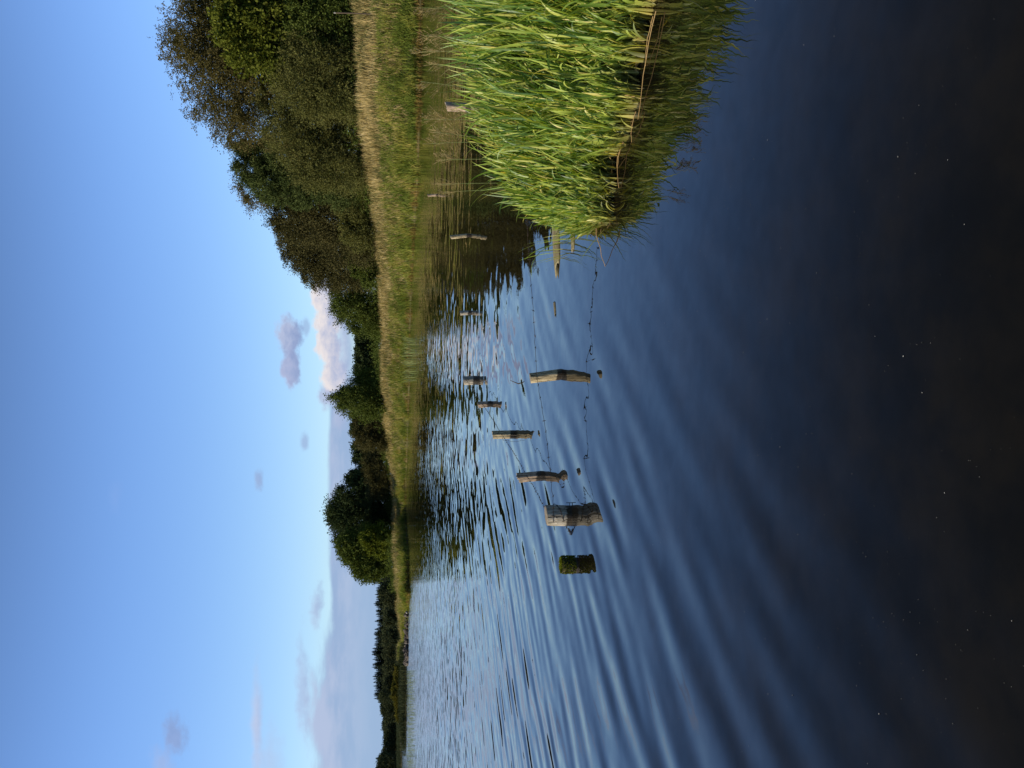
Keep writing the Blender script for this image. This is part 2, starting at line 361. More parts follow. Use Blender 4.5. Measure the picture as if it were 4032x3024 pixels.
# ------------------------------------------------------------------ mesh helpers
class MB:
    def __init__(s): s.V = []; s.Q = []; s.T = []; s.n = 0; s.A = []; s.qm = []; s.tm = []
    def add(s, V, Q=None, T=None, attr=None, mi=0):
        V = np.asarray(V, float).reshape(-1, 3)
        if Q is not None and len(Q):
            Q = np.asarray(Q, int).reshape(-1, 4) + s.n; s.Q.append(Q); s.qm.append(np.full(len(Q), mi))
        if T is not None and len(T):
            T = np.asarray(T, int).reshape(-1, 3) + s.n; s.T.append(T); s.tm.append(np.full(len(T), mi))
        s.V.append(V); s.A.append(np.zeros(len(V)) if attr is None else np.asarray(attr, float)); s.n += len(V)
    def tube(s, pts, rad, sides=6, cap=True, mi=0, attr=None):
        pts = np.asarray(pts, float); rad = np.broadcast_to(np.asarray(rad, float), (len(pts),))
        tan = np.gradient(pts, axis=0); tan /= np.linalg.norm(tan, axis=1)[:, None] + 1e-9
        ref = np.array([0.0, 0, 1]) if abs(tan[0][2]) < 0.9 else np.array([1.0, 0, 0])
        e1 = np.cross(tan, ref); e1 /= np.linalg.norm(e1, axis=1)[:, None] + 1e-9
        e2 = np.cross(tan, e1)
        th = np.linspace(0, 2 * np.pi, sides, endpoint=False)
        V = pts[:, None, :] + rad[:, None, None] * (np.cos(th)[None, :, None] * e1[:, None, :] + np.sin(th)[None, :, None] * e2[:, None, :])
        V = V.reshape(-1, 3); k = len(pts)
        i, j = np.meshgrid(np.arange(k - 1), np.arange(sides), indexing='ij'); i = i.ravel(); j = j.ravel(); j2 = (j + 1) % sides
        Q = np.stack([i * sides + j, i * sides + j2, (i + 1) * sides + j2, (i + 1) * sides + j], 1)
        T = []
        if cap:
            V = np.vstack([V, pts[-1]]); c = len(V) - 1; b = (k - 1) * sides
            T = [(b + q, b + (q + 1) % sides, c) for q in range(sides)]
        s.add(V, Q, T, mi=mi)
    def build(s, name, mats, parent=None, loc=(0, 0, 0), smooth=False, attr=False):
        V = np.vstack(s.V) - np.asarray(loc, float)
        Q = np.vstack(s.Q) if s.Q else np.zeros((0, 4), int); T = np.vstack(s.T) if s.T else np.zeros((0, 3), int)
        me = bpy.data.meshes.new(name)
        me.vertices.add(len(V)); me.vertices.foreach_set('co', V.ravel().astype(np.float32))
        nl = len(Q) * 4 + len(T) * 3
        me.loops.add(nl); me.loops.foreach_set('vertex_index', np.concatenate([Q.ravel(), T.ravel()]).astype(np.int32))
        me.polygons.add(len(Q) + len(T))
        st = np.concatenate([np.arange(len(Q)) * 4, len(Q) * 4 + np.arange(len(T)) * 3]).astype(np.int32)
        me.polygons.foreach_set('loop_start', st)
        mi = np.concatenate(s.qm + s.tm).astype(np.int32)
        if not isinstance(mats, (list, tuple)): mats = [mats]
        for q in mats: me.materials.append(q)
        me.polygons.foreach_set('material_index', mi)
        me.polygons.foreach_set('use_smooth', np.full(len(mi), smooth))
        if attr:
            at_ = me.attributes.new('along', 'FLOAT', 'POINT'); at_.data.foreach_set('value', np.concatenate(s.A).astype(np.float32))
        me.update(calc_edges=True)
        ob = bpy.data.objects.new(name, me); COL.objects.link(ob)
        if parent is not None: ob.parent = parent
        else: ob.location = loc
        return ob
def tag(o, label=None, cat=None, group=None, kind=None):
    if label: o['label'] = label
    if cat: o['category'] = cat
    if group: o['group'] = group
    if kind: o['kind'] = kind
    return o
def thing(name, label, cat, loc, group=None):
    o = bpy.data.objects.new(name, None); COL.objects.link(o); o.location = loc
    o.empty_display_size = 0.2
    return tag(o, label, cat, group)
def unit(a): return a / (np.linalg.norm(a, axis=-1, keepdims=True) + 1e-9)

# ------------------------------------------------------------------ terrain
def pyu(py): return (1512 - py) / F / 1.008
TAB = np.array([  # (py, y of the waterline, height of the bank top, width of the slope)
    (-2600, 30, 3.5, 12), (-1500, 46, 4.3, 12), (-600, 54, 4.6, 11), (0, 59.5, 4.5, 10), (400, 61, 4.3, 10), (700, 67.6, 3.9, 10), (900, 80, 3.3, 10), (1000, 85, 3.4, 10),
    (1100, 93, 3.35, 10), (1300, 105, 3.3, 10), (1500, 110, 3.2, 10), (1700, 125, 3.0, 10), (1900, 146, 2.1, 9), (2050, 148, 1.7, 9),
    (2180, 118, 1.5, 9), (2340, 112, 1.1, 9), (2420, 124, 0.8, 8), (2520, 130, 0.20, 6), (2545, 330, 1.0, 14), (2835, 320, 1.0, 14),
    (2870, 265, 0.6, 14), (3100, 255, 0.6, 14), (4500, 160, 1.2, 14), (7000, 90, 2.0, 14)], float)
TU = np.array([pyu(p) for p in TAB[:, 0]])[::-1]
TY, TH, TW = TAB[::-1, 1], TAB[::-1, 2], TAB[::-1, 3]
def bank(u_):
    return np.interp(u_, TU, TY), np.interp(u_, TU, TH), np.interp(u_, TU, TW)
def zt(x, y):
    x = np.asarray(x, float); y = np.asarray(y, float)
    yy = np.maximum(y, 1.0)
    yw, h, W = bank(x / yy)
    yw = yw + 0.25 * np.sin(x * 0.9 + y * 0.1) + 0.12 * np.sin(x * 2.3)
    t = (y - yw) / W
    z = np.where(t < 0, np.maximum(-0.7, t * W * 0.2), h * np.clip(t, 0, 1) ** 0.8)
    z = z + np.where(t > 0, 0.12 * np.sin(x * 0.7) * np.sin(y * 0.5) * np.clip(t, 0, 1), 0)
    z = z + np.clip((y - 350) / 150, 0, 1) * 2.5
    # low marsh tongue before the far shore
    e = 1 - ((x - pyu(2735) * 160) / 9.5) ** 2 - ((y - 160) / 9.0) ** 2
    z = np.maximum(z, np.clip(e, -1, 1) * 0.5)
    # the bank the camera stands on
    z = np.where(y < 1.6, np.maximum(z, np.clip((1.25 - y) * 0.25, -0.6, 0.35)), z)
    return z
rad = np.concatenate([np.linspace(0.4, 12, 14), np.linspace(14, 40, 10), np.linspace(42, 175, 230), np.linspace(178, 360, 100), np.linspace(370, 520, 20), np.geomspace(560, 5000, 14)])
azf = np.linspace(R(-46), R(46), 420); azb = np.linspace(R(46), R(314), 60)[1:-1]
azs = np.concatenate([azf, azb])
A_, R_ = np.meshgrid(azs, rad)
xs, ys = np.sin(A_) * R_, np.cos(A_) * R_
zs = zt(xs, ys)
k = len(azs); mb = MB()
i, j = np.meshgrid(np.arange(len(rad) - 1), np.arange(k), indexing='ij'); i = i.ravel(); j = j.ravel(); j2 = (j + 1) % k
mb.add(np.stack([xs.ravel(), ys.ravel(), zs.ravel()], 1), np.stack([i * k + j, (i + 1) * k + j, (i + 1) * k + j2, i * k + j2], 1))
mb.add([(0, 0, 0.31)] + [(math.sin(a) * 0.4, math.cos(a) * 0.4, float(zt(math.sin(a) * 0.4, math.cos(a) * 0.4))) for a in azs], None, [(0, 1 + q, 1 + (q + 1) % k) for q in range(k)])
tag(mb.build('terrain', M['soil'], smooth=True), 'grassy ground rising from the lake shore', 'ground', kind='structure')

mb = MB()
th = np.linspace(0, 2 * np.pi, 64, endpoint=False)
rr = [0.0, 3, 12, 50, 200, 900]
V = [(0, 60, 0)] + [(math.cos(a) * r, 60 + math.sin(a) * r, 0) for r in rr[1:] for a in th]
Q = [(1 + (q) * 64 + s, 1 + q * 64 + (s + 1) % 64, 1 + (q + 1) * 64 + (s + 1) % 64, 1 + (q + 1) * 64 + s) for q in range(4) for s in range(64)]
mb.add(V, Q, [(0, 1 + s, 1 + (s + 1) % 64) for s in range(64)])
tag(mb.build('water', M['water']), 'dark rippled lake water mirroring the blue sky', 'lake', kind='structure')

# ------------------------------------------------------------------ grass and reed blades
def blades(mb, base, length, width, lean, leanaz, bend, segs=4, vfold=0.0, twist=None, wpow=0.6, droop=None):
    n_ = len(base); S = segs + 1
    s = np.linspace(0, 1, S)
    th0 = lean[:, None] + bend[:, None] * s[None, :] ** 1.6
    ds = length[:, None] / segs
    thm = (th0[:, 1:] + th0[:, :-1]) / 2
    h = np.concatenate([np.zeros((n_, 1)), np.cumsum(np.sin(thm) * ds, 1)], 1)
    v = np.concatenate([np.zeros((n_, 1)), np.cumsum(np.cos(thm) * ds, 1)], 1)
    dirx, diry = np.sin(leanaz), np.cos(leanaz)
    C = np.stack([base[:, 0:1] + h * dirx[:, None], base[:, 1:2] + h * diry[:, None], base[:, 2:3] + v], 2)
    tw = (rng.uniform(-1.2, 1.2, n_) if twist is None else twist)[:, None] * (0.4 + s[None, :])
    side = np.stack([diry[:, None] * np.cos(tw) + dirx[:, None] * np.sin(tw) * np.cos(th0),
                     -dirx[:, None] * np.cos(tw) + diry[:, None] * np.sin(tw) * np.cos(th0),
                     -np.sin(tw) * np.sin(th0)], 2)
    wp = np.minimum(1, 0.55 + 1.6 * s) * (1 - s ** 2.2) ** wpow
    wp[-1] = 0.02
    hw = width[:, None, None] * 0.5 * wp[None, :, None]
    if vfold > 0:
        tanv = np.stack([np.sin(th0) * dirx[:, None], np.sin(th0) * diry[:, None], np.cos(th0)], 2)
        nr = np.cross(tanv, side)
        rows = np.stack([C - side * hw + nr * hw * vfold, C, C + side * hw + nr * hw * vfold], 2)
        m_ = 3
    else:
        rows = np.stack([C - side * hw, C + side * hw], 2); m_ = 2
    V = rows.reshape(-1, 3)
    b = (np.arange(n_) * S * m_)[:, None, None]
    ii = (np.arange(segs) * m_)[None, :, None]; jj = np.arange(m_ - 1)[None, None, :]
    a0 = b + ii + jj
    Q = np.stack([a0, a0 + 1, a0 + 1 + m_, a0 + m_], -1).reshape(-1, 4)
    mb.add(V, Q, attr=V[:, 2])

def bank_points(n_, t0, t1, u0, u1, tp=1.0):
    u_ = rng.uniform(u0, u1, n_); t = t0 + (t1 - t0) * rng.uniform(0, 1, n_) ** tp
    yw, h, W = bank(u_); y = yw + t * W; x = u_ * y
    return np.stack([x, y, zt(x, y)], 1)
def clumpy(p, scale, lo, hi):
    f = 0.5 + 0.25 * (np.sin(p[:, 0] * scale + 1.3 * np.sin(p[:, 1] * scale * 0.7)) + np.sin(p[:, 0] * scale * 2.3 + p[:, 1] * scale * 1.7))
    return lo + (hi - lo) * f
uR, uL = pyu(-500), pyu(2600)
def bankveg(name, matn, n_, t0, t1, l0, l1, w0, w1, label, cat, u0=uL, u1=uR, bend=0.7, tp=1.0, lean=0.25, segs=3, zmin=-0.4, patch=0.0, pmin=0.1):
    p = bank_points(n_, t0, t1, u0, u1, tp); p = p[p[:, 2] > zmin]
    p = p[rng.random(len(p)) < clumpy(p, patch, pmin, 1.35)] if patch else p
    q_ = len(p)
    mb = MB()
    L = rng.uniform(l0, l1, q_) * clumpy(p, 0.9, 0.5, 1.3)
    blades(mb, p, L, rng.uniform(w0, w1, q_), rng.uniform(0, lean, q_), rng.uniform(0, 6.28, q_), rng.uniform(0.0, bend, q_), segs)
    return tag(mb.build(name, M[matn]), label, cat, kind='stuff')
bankveg('bank_reeds', 'bankreed', 44000, -0.03, 0.54, 0.7, 1.35, 0.03, 0.07, 'green reeds leaning along the foot of the far bank', 'reeds', bend=1.4, lean=0.4, tp=1.25, patch=1.5, pmin=-0.1)
bankveg('bank_sedge', 'sedge', 11000, -0.05, 0.06, 0.3, 0.6, 0.03, 0.06, 'orange brown sedge fringing the far waterline', 'sedge', bend=1.2, lean=0.6, patch=0.6, pmin=-0.5)
bankveg('dry_grass', 'dry', 44000, 1.28, 0.16, 0.5, 1.0, 0.02, 0.05, 'tall straw coloured dry grass on the upper far bank', 'grass', lean=0.2, tp=1.1)
bankveg('meadow_plants', 'meadow', 38000, 0.30, 1.3, 0.4, 0.95, 0.03, 0.08, 'dull green weeds mixed into the dry grass', 'weeds', lean=0.5, patch=0.5, pmin=-0.4)
# reeds standing in the water before the bank
p = np.stack([rng.uniform(pyu(1500), pyu(1330), 260), rng.uniform(70, 98, 260), np.zeros(260)], 1); p[:, 0] *= p[:, 1]; p[:, 2] = -0.1
keep = rng.random(260) < np.clip((p[:, 1] - 62) / 40, 0.1, 1); p = p[keep]
mb = MB(); q_ = len(p)
blades(mb, p, rng.uniform(0.9, 1.5, q_), rng.uniform(0.03, 0.05, q_), rng.uniform(0, 0.2, q_), rng.uniform(0, 6.28, q_), rng.uniform(0, 0.9, q_), 4)
tag(mb.build('standing_reeds', M['palereed']), 'sparse pale reeds standing in the water before the far bank', 'reeds', kind='stuff')
# thin reeds out in the water on the left
q_ = 1700
yy = rng.uniform(78, 118, q_); uu = rng.uniform(pyu(3250), pyu(2640), q_)
p = np.stack([uu * yy, yy, np.full(q_, -0.1)], 1)
mb = MB()
blades(mb, p, rng.uniform(0.35, 0.65, q_), rng.uniform(0.012, 0.028, q_), rng.uniform(0, 0.3, q_), rng.uniform(0, 6.28, q_), rng.uniform(0, 0.6, q_), 3)
tag(mb.build('sparse_reeds', M['palereed']), 'thin sparse reeds in open water on the left', 'reeds', kind='stuff')
# marsh tongue and far shore grass
q_ = 5200
p = np.concatenate([np.stack([rng.normal(pyu(2735) * 160, 6.0, q_), rng.uniform(151, 168, q_)], 1),
                    np.stack([rng.uniform(pyu(3200), pyu(2860), q_) * 280, rng.uniform(256, 300, q_)], 1),
                    np.stack([rng.uniform(pyu(2860), pyu(2400), q_) * 345, rng.uniform(328, 362, q_)], 1)])
z = zt(p[:, 0], p[:, 1]); kp = z > -0.15; p = np.concatenate([p, z[:, None]], 1)[kp]; q_ = len(p)
mb = MB()
blades(mb, p, rng.uniform(0.7, 1.3, q_), rng.uniform(0.06, 0.14, q_), rng.uniform(0, 0.3, q_), rng.uniform(0, 6.28, q_), rng.uniform(0, 0.6, q_), 2)
tag(mb.build('shore_grass', M['farwood']), 'green marsh grass on the distant shore', 'grass', kind='stuff')

# ------------------------------------------------------------------ trees
def sprays(mb, P, D, L, m_, ll, lw, droop, spread=0.9):
    """leaves set along short twigs: P start, D direction, L length, m_ leaves a twig"""
    n_ = len(P)
    t = (np.arange(m_)[None, :] + rng.uniform(0, 1, (n_, m_))) / m_
    C = P[:, None, :] + D[:, None, :] * (L[:, None] * t)[:, :, None]
    C[:, :, 2] -= droop * L[:, None] * t ** 2
    tang = D[:, None, :] + np.zeros((n_, m_, 1)); tang = tang.copy(); tang[:, :, 2] -= 2 * droop * t
    ax = unit(unit(tang) + rng.normal(0, spread, (n_, m_, 3)) * 0.8)
    nr = unit(rng.normal(0, 1, (n_, m_, 3)) + np.array([-0.25, -0.2, 0.45]))
    sd_ = unit(np.cross(ax, nr))
    k_ = rng.uniform(0.6, 1.3, (n_, m_, 1))
    C = C + rng.normal(0, 0.25, (n_, m_, 3)) * ll
    a = C; b = C + ax * ll * k_ * 0.5 + sd_ * lw * k_ * 0.5; c = C + ax * ll * k_; d_ = C + ax * ll * k_ * 0.5 - sd_ * lw * k_ * 0.5
    V = np.stack([a, b, c, d_], 2).reshape(-1, 3)
    V3 = V.reshape(-1, 4, 3)
    okz = V3[:, :, 2].min(1) > zt(V3[:, 0, 0], V3[:, 0, 1]) + 0.02
    V = V3[okz].reshape(-1, 3)
    q_ = np.arange(len(V) // 4)[:, None] * 4 + np.arange(4)[None, :]
    mb.add(V, q_)

def curve_pts(a, b, k_=6, sag=0.0, wob=0.0):
    t = np.linspace(0, 1, k_)[:, None]
    p_ = a + (b - a) * t
    p_[:, 2] += sag * np.sin(np.pi * t[:, 0])
    if wob: p_[1:-1] += rng.normal(0, wob, (k_ - 2, 3))
    return p_

def tree(name, label, cat, y, blobs, leaf, n_tw, m_=6, ll=0.22, lw=0.1, tw=0.9, droop=0.3, bark='bark', group=None, trunk=0.25, shell=0.45, limbs=14, base=None, up=0.25, clump=1.0):
    """blobs: outline lobes in photo pixels (px, py, radius px, radius py); they become ellipsoids at the tree's own distance y"""
    cs, rs = [], []
    for (V_, Y_, rv, ry) in blobs:
        c = at(V_, Y_, y); s_ = y / F
        rx, rz = ry * s_, rv * s_
        c[1] += rng.uniform(-0.4, 0.4) * rx
        cs.append(c); rs.append((rx, (rx + rz) / 2, rz))
    cs = np.array(cs); rs = np.array(rs)
    wts = (rs[:, 0] * rs[:, 1] * rs[:, 2]) ** (2 / 3); wts /= wts.sum()
    if base is None:
        lo = np.argsort(cs[:, 2])[:max(1, len(cs) // 2)]
        bx = float(np.average(cs[:, 0], weights=wts)); by = float(y)
    else:
        bb = at(1500, base, y); bx, by = bb[0], y
    bz = float(zt(bx, by)) - 0.15
    n_tw = int(n_tw * 3.6); ll *= 0.95; lw *= 1.05
    root = thing(name, label, cat, (bx, by, bz), group)
    # clump centres -> twigs
    n_cl = max(8, int(n_tw / 24))
    bi = rng.choice(len(cs), n_cl, p=wts)
    dv = unit(rng.normal(0, 1, (n_cl, 3)))
    rd = shell + (1 - shell) * rng.uniform(0, 1, n_cl) ** 0.6
    cc_ = cs[bi] + dv * rs[bi] * rd[:, None]
    crad = np.minimum(rs[bi].min(1) * 0.34, 1.3) * clump * rng.uniform(0.6, 1.4, n_cl)
    ci = rng.integers(0, n_cl, n_tw)
    P = cc_[ci] + np.clip(rng.normal(0, 0.5, (n_tw, 3)), -0.75, 0.75) * crad[ci][:, None]
    D = unit(dv[ci] * np.array([1, 1, 1]) + rng.normal(0, 0.55, (n_tw, 3)) + np.array([0, 0, up]))
    L = tw * rng.uniform(0.5, 1.4, n_tw)
    mb = MB(); sprays(mb, P, D, L, m_, ll, lw, droop)
    crown = mb.build('crown', M[leaf], root, (bx, by, bz))
    # trunk, limbs and twigs
    mt = MB()
    o_ = np.array([bx, by, bz]); topc = cs[np.argmax(cs[:, 2])]
    tip = np.array([bx * 0.6 + topc[0] * 0.4, by, max(topc[2], bz + 1.0)])
    tp_ = curve_pts(o_, tip, 9, 0, 0.02 * (tip[2] - bz))
    mt.tube(tp_, trunk * np.linspace(1.25, 0.12, 9), 8)
    order = rng.permutation(n_cl)[:limbs * 4]
    for q, ix in enumerate(order):
        e = cc_[ix]
        h_ = np.clip(0.15 + 0.6 * (e[2] - bz) / max(1.0, tip[2] - bz) * rng.uniform(0.5, 1.0), 0.1, 0.92)
        s_ = tp_[int(h_ * 8)]
        r0 = trunk * (0.42 if q < limbs else 0.16) * (1.1 - h_)
        mt.tube(curve_pts(s_, e, 6, 0.06 * np.linalg.norm(e - s_), 0.03 * np.linalg.norm(e - s_)), np.linspace(r0, r0 * 0.15 + 0.008, 6), 5)
    mt.build('trunk', M[bark], root, (bx, by, bz), smooth=True)
    return root

p = bank_points(15000, 1.12, 2.1, pyu(2330), uR)
p[:, 2] += rng.uniform(0, 1, len(p)) ** 1.3 * 1.9 * clumpy(p, 0.5, 0.35, 1.2)
mb = MB()
sprays(mb, p, unit(rng.normal(0, 1, (len(p), 3)) + np.array([0, 0, 0.6])), rng.uniform(0.3, 0.9, len(p)), 5, 0.22, 0.11, 0.2)
tag(mb.build('undergrowth', M['birch']), 'dark low undergrowth below the trees along the bank top', 'undergrowth', kind='stuff')
BIG = 'tall trees on the right of the far bank'
tree('alder_tree', 'tallest tree, olive brown, arching over the right end of the far bank', 'tree', 82,
     [(850, 60, 170, 170), (800, 230, 130, 140), (860, 350, 150, 140), (900, 455, 100, 95), (1010, 200, 200, 200), (1010, 420, 110, 150), (890, -160, 210, 190), (960, 520, 60, 55), (760, 120, 90, 120), (1080, -150, 220, 220), (1120, 480, 90, 100), (1200, 300, 200, 200), (1330, 480, 110, 160), (1310, 150, 120, 200), (1200, 560, 80, 70)],
     'oak', 10500, 10, 0.15, 0.085, 1.0, 0.45, trunk=0.42, limbs=26, base=150, shell=0.3, clump=1.15)
tree('sycamore_tree', 'broad bright olive leaved tree in front of the tallest brown tree', 'tree', 75,
     [(950, 50, 100, 110), (1000, 180, 100, 95), (1060, 60, 130, 140), (1085, 225, 80, 65), (1150, 40, 140, 140), (1000, -120, 140, 130), (1200, -120, 180, 150)],
     'sycamore', 3000, 7, 0.28, 0.19, 0.9, 0.2, trunk=0.3, base=20)
tree('willow_bush', 'rounded grey green willow bush below the bright olive tree', 'bush', 74,
     [(1180, 330, 95, 95), (1270, 300, 120, 140), (1240, 405, 80, 65), (1320, 230, 90, 150), (1190, 215, 80, 85), (1330, 395, 75, 60), (1370, 300, 60, 140), (1390, 420, 45, 60)],
     'willow', 3600, 7, 0.17, 0.07, 0.8, 0.1, trunk=0.16, base=280)
tree('thorn_bush', 'dark low bush at the right picture edge behind the wooden stake', 'bush', 73,
     [(1260, 50, 120, 90), (1340, 30, 70, 110), (1330, -120, 110, 120), (1370, 110, 40, 60), (1240, 130, 80, 50)],
     'birch', 2000, 7, 0.2, 0.11, 0.8, 0.2, trunk=0.14, base=30)
tree('sallow_bush', 'wide willow bush with a sloping sunlit crest between two taller bushes', 'bush', 79,
     [(1075, 385, 55, 55), (1115, 480, 70, 70), (1170, 575, 85, 85), (1255, 510, 100, 95), (1280, 630, 110, 95), (1345, 550, 85, 120), (1370, 690, 75, 70), (1400, 600, 50, 140), (1215, 690, 45, 45), (1370, 440, 50, 70)],
     'willow', 3900, 7, 0.17, 0.07, 0.8, 0.1, trunk=0.16, base=560)
tree('pine_tree', 'blue green pine with dense tufted needles left of the tall brown tree', 'tree', 88,
     [(950, 600, 32, 45), (995, 645, 60, 70), (1060, 700, 80, 75), (1130, 745, 75, 55), (1180, 770, 50, 40), (1040, 600, 60, 60), (1120, 640, 90, 90), (1230, 680, 100, 110), (1340, 720, 90, 90)],
     'pine', 4300, 9, 0.26, 0.06, 0.55, -0.1, trunk=0.25, base=660, clump=0.7, up=0.5)
tree('ash_sapling', 'thin half bare sapling showing sky through it behind the pine', 'tree', 96,
     [(960, 725, 45, 55), (1000, 775, 50, 40), (1040, 790, 60, 35), (930, 690, 25, 25)],
     'oak', 330, 6, 0.2, 0.08, 1.1, 0.3, trunk=0.16, limbs=16, base=745, shell=0.2)
tree('larch_tree', 'dark drooping feathery tree just left of the blue green pine', 'tree', 94,
     [(1090, 810, 50, 35), (1130, 850, 70, 55), (1180, 900, 80, 55), (1250, 840, 120, 90), (1200, 790, 110, 50), (1330, 860, 100, 110), (1360, 960, 90, 80), (1350, 760, 90, 80), (1410, 880, 50, 110)],
     'larch', 4200, 7, 0.24, 0.08, 1.3, 0.75, trunk=0.3, base=850)
tree('larch_tree', 'dark drooping feathery tree left of its darker twin, its crown stepping down to the clouds', 'tree', 103,
     [(1140, 965, 45, 35), (1190, 1000, 70, 55), (1250, 1020, 80, 65), (1225, 1075, 35, 30), (1300, 1075, 70, 45), (1330, 1000, 100, 100), (1400, 1010, 60, 100), (1210, 940, 90, 50), (1250, 1110, 20, 22)],
     'larch', 3400, 7, 0.24, 0.08, 1.3, 0.75, trunk=0.28, base=1000)
tree('hazel_bush', 'low olive bush at the foot of the dark drooping trees', 'bush', 90,
     [(1390, 830, 55, 80), (1400, 915, 45, 55), (1365, 780, 50, 55), (1420, 760, 40, 100), (1430, 900, 35, 70)],
     'willow', 1700, 7, 0.17, 0.08, 0.7, 0.1, trunk=0.1, base=840)
tree('elder_bush', 'small fresh green bush under the stepping dark tree', 'bush', 100,
     [(1390, 1005, 35, 35), (1405, 1050, 30, 28), (1425, 990, 30, 50), (1440, 1060, 30, 60)],
     'birch', 900, 7, 0.2, 0.12, 0.6, 0.2, trunk=0.08, base=1020)
tree('willow_bush', 'dense rounded bush below the white cumulus cloud', 'bush', 114,
     [(1365, 1145, 55, 55), (1395, 1215, 70, 65), (1440, 1275, 55, 45), (1450, 1170, 55, 80), (1345, 1205, 35, 32), (1460, 1240, 45, 70)],
     'birch', 2600, 7, 0.2, 0.10, 0.8, 0.1, trunk=0.16, base=1210)
FARO = 'far round trees behind the bank'
for lab, bl in (('dark round far tree right beside the rounded bush', [(1440, 1330, 28, 30), (1462, 1315, 26, 36)]),
                ('dark round far tree with two lobes, halfway between rounded bush and spiky birch', [(1432, 1378, 20, 20), (1450, 1400, 34, 38)]),
                ('dark round far tree touching the right side of the spiky birch', [(1432, 1450, 26, 28), (1456, 1460, 36, 42)])):
    tree('oak_tree', lab, 'tree', 155, bl, 'dark', 1000, 7, 0.3, 0.18, 0.9, 0.1, group=FARO, trunk=0.3, limbs=8)
tree('birch_tree', 'spiky topped slender birch standing alone against the clouds', 'tree', 128,
     [(1336, 1566, 30, 13), (1362, 1573, 28, 26), (1402, 1555, 38, 46), (1425, 1500, 28, 28), (1385, 1610, 34, 24), (1440, 1590, 55, 55), (1460, 1530, 45, 55), (1485, 1570, 40, 60), (1500, 1600, 30, 40), (1490, 1500, 35, 60)],
     'birch', 2300, 6, 0.24, 0.13, 1.1, -0.15, trunk=0.17, base=1575, bark='palebark', up=0.6)
tree('hawthorn_bush', 'olive brown bush leaning on the left of the spiky birch', 'bush', 139,
     [(1425, 1640, 32, 45), (1440, 1705, 45, 55), (1480, 1660, 38, 65), (1475, 1735, 40, 40), (1500, 1700, 30, 60)],
     'larch', 1900, 7, 0.24, 0.1, 0.9, 0.1, trunk=0.15)
for lab, bl in (('small dark round tree peeping over the olive brown bush', [(1412, 1690, 18, 22), (1440, 1690, 25, 30)]),
                ('dark round far tree between the olive brown bush and the broad dark tree', [(1428, 1775, 30, 40), (1455, 1800, 35, 45), (1420, 1800, 22, 22)]),
                ('narrow dark tree at the right shoulder of the broad dark tree', [(1418, 1880, 40, 22), (1450, 1890, 40, 38), (1395, 1885, 20, 10)])):
    tree('oak_tree', lab, 'tree', 178, bl, 'dark', 900, 7, 0.34, 0.2, 1.0, 0.1, group=FARO, trunk=0.3, limbs=8)
tree('sallow_bush', 'long low olive bush in front of the broad dark tree, thickest at its right end', 'bush', 157,
     [(1480, 1770, 35, 45), (1490, 1850, 42, 65), (1490, 1915, 38, 45), (1515, 1800, 25, 70), (1460, 1830, 25, 35)],
     'larch', 1900, 7, 0.24, 0.1, 0.9, 0.1, trunk=0.14)
tree('lime_tree', 'broadest dark green domed tree on the left half of the far bank', 'tree', 164,
     [(1345, 2010, 42, 50), (1395, 1945, 60, 55), (1415, 2050, 85, 80), (1440, 1895, 45, 40), (1480, 1980, 65, 85), (1500, 2070, 45, 55), (1375, 2090, 45, 45), (1330, 2035, 25, 25)],
     'dark', 3600, 7, 0.34, 0.2, 1.3, -0.1, trunk=0.4, limbs=20, base=2010, up=0.5)
tree('maple_tree', 'lighter olive domed tree joined to the left of the broad dark tree', 'tree', 156,
     [(1385, 2145, 45, 45), (1415, 2195, 55, 55), (1455, 2235, 50, 45), (1490, 2180, 55, 80), (1450, 2130, 55, 50)],
     'birch', 2600, 7, 0.32, 0.2, 1.1, 0.0, trunk=0.3, base=2180)
tree('willow_bush', 'bright yellow green bush between the two joined domed trees', 'bush', 150,
     [(1445, 2115, 28, 25), (1475, 2135, 32, 35), (1510, 2145, 28, 38), (1490, 2100, 30, 30)],
     'lime', 800, 7, 0.3, 0.2, 0.8, 0.1, trunk=0.1)

# far conifer wood: one tree of each kind, then copies
def conifer_mesh(h, seed_):
    mb = MB()
    k_ = 520
    t = rng.uniform(0.05, 1, k_) ** 0.7
    a = rng.uniform(0, 6.28, k_)
    r = (1 - t) ** 0.85 * h * 0.27 * rng.uniform(0.5, 1.15, k_) + 0.05
    z0 = t * h
    D = np.stack([np.cos(a), np.sin(a), np.full(k_, -0.25)], 1)
    n_ = k_; sd_ = np.stack([-np.sin(a), np.cos(a), np.zeros(k_)], 1)
    o_ = np.stack([np.zeros(k_), np.zeros(k_), z0], 1)
    e = o_ + D * r[:, None]; wd = (r * 0.55 + 0.25)[:, None]
    mid = o_ + D * (r * 0.6)[:, None]
    V = np.stack([o_, mid + sd_ * wd * 0.6, e, mid - sd_ * wd * 0.6], 1).reshape(-1, 3)
    mb.add(V, np.arange(n_)[:, None] * 4 + np.arange(4)[None, :])
    mb.tube([(0, 0, -0.5), (0, 0, h * 0.5), (0, 0, h * 0.97)], [0.2, 0.12, 0.05], 5, mi=1)
    return mb
protos = []
for q in range(4):
    ob = conifer_mesh(1.0 * (12 + q), q).build('conifer_tree', [M['conifer'], M['bark']])
    protos.append(ob)
def conifer_copy(q, first_used=[set()]):
    if q not in first_used[0]:
        first_used[0].add(q); return protos[q]
    o_ = protos[q].copy(); COL.objects.link(o_); return o_
CG = 'conifers along the far skyline'
py_ = 2262.0; k = 0
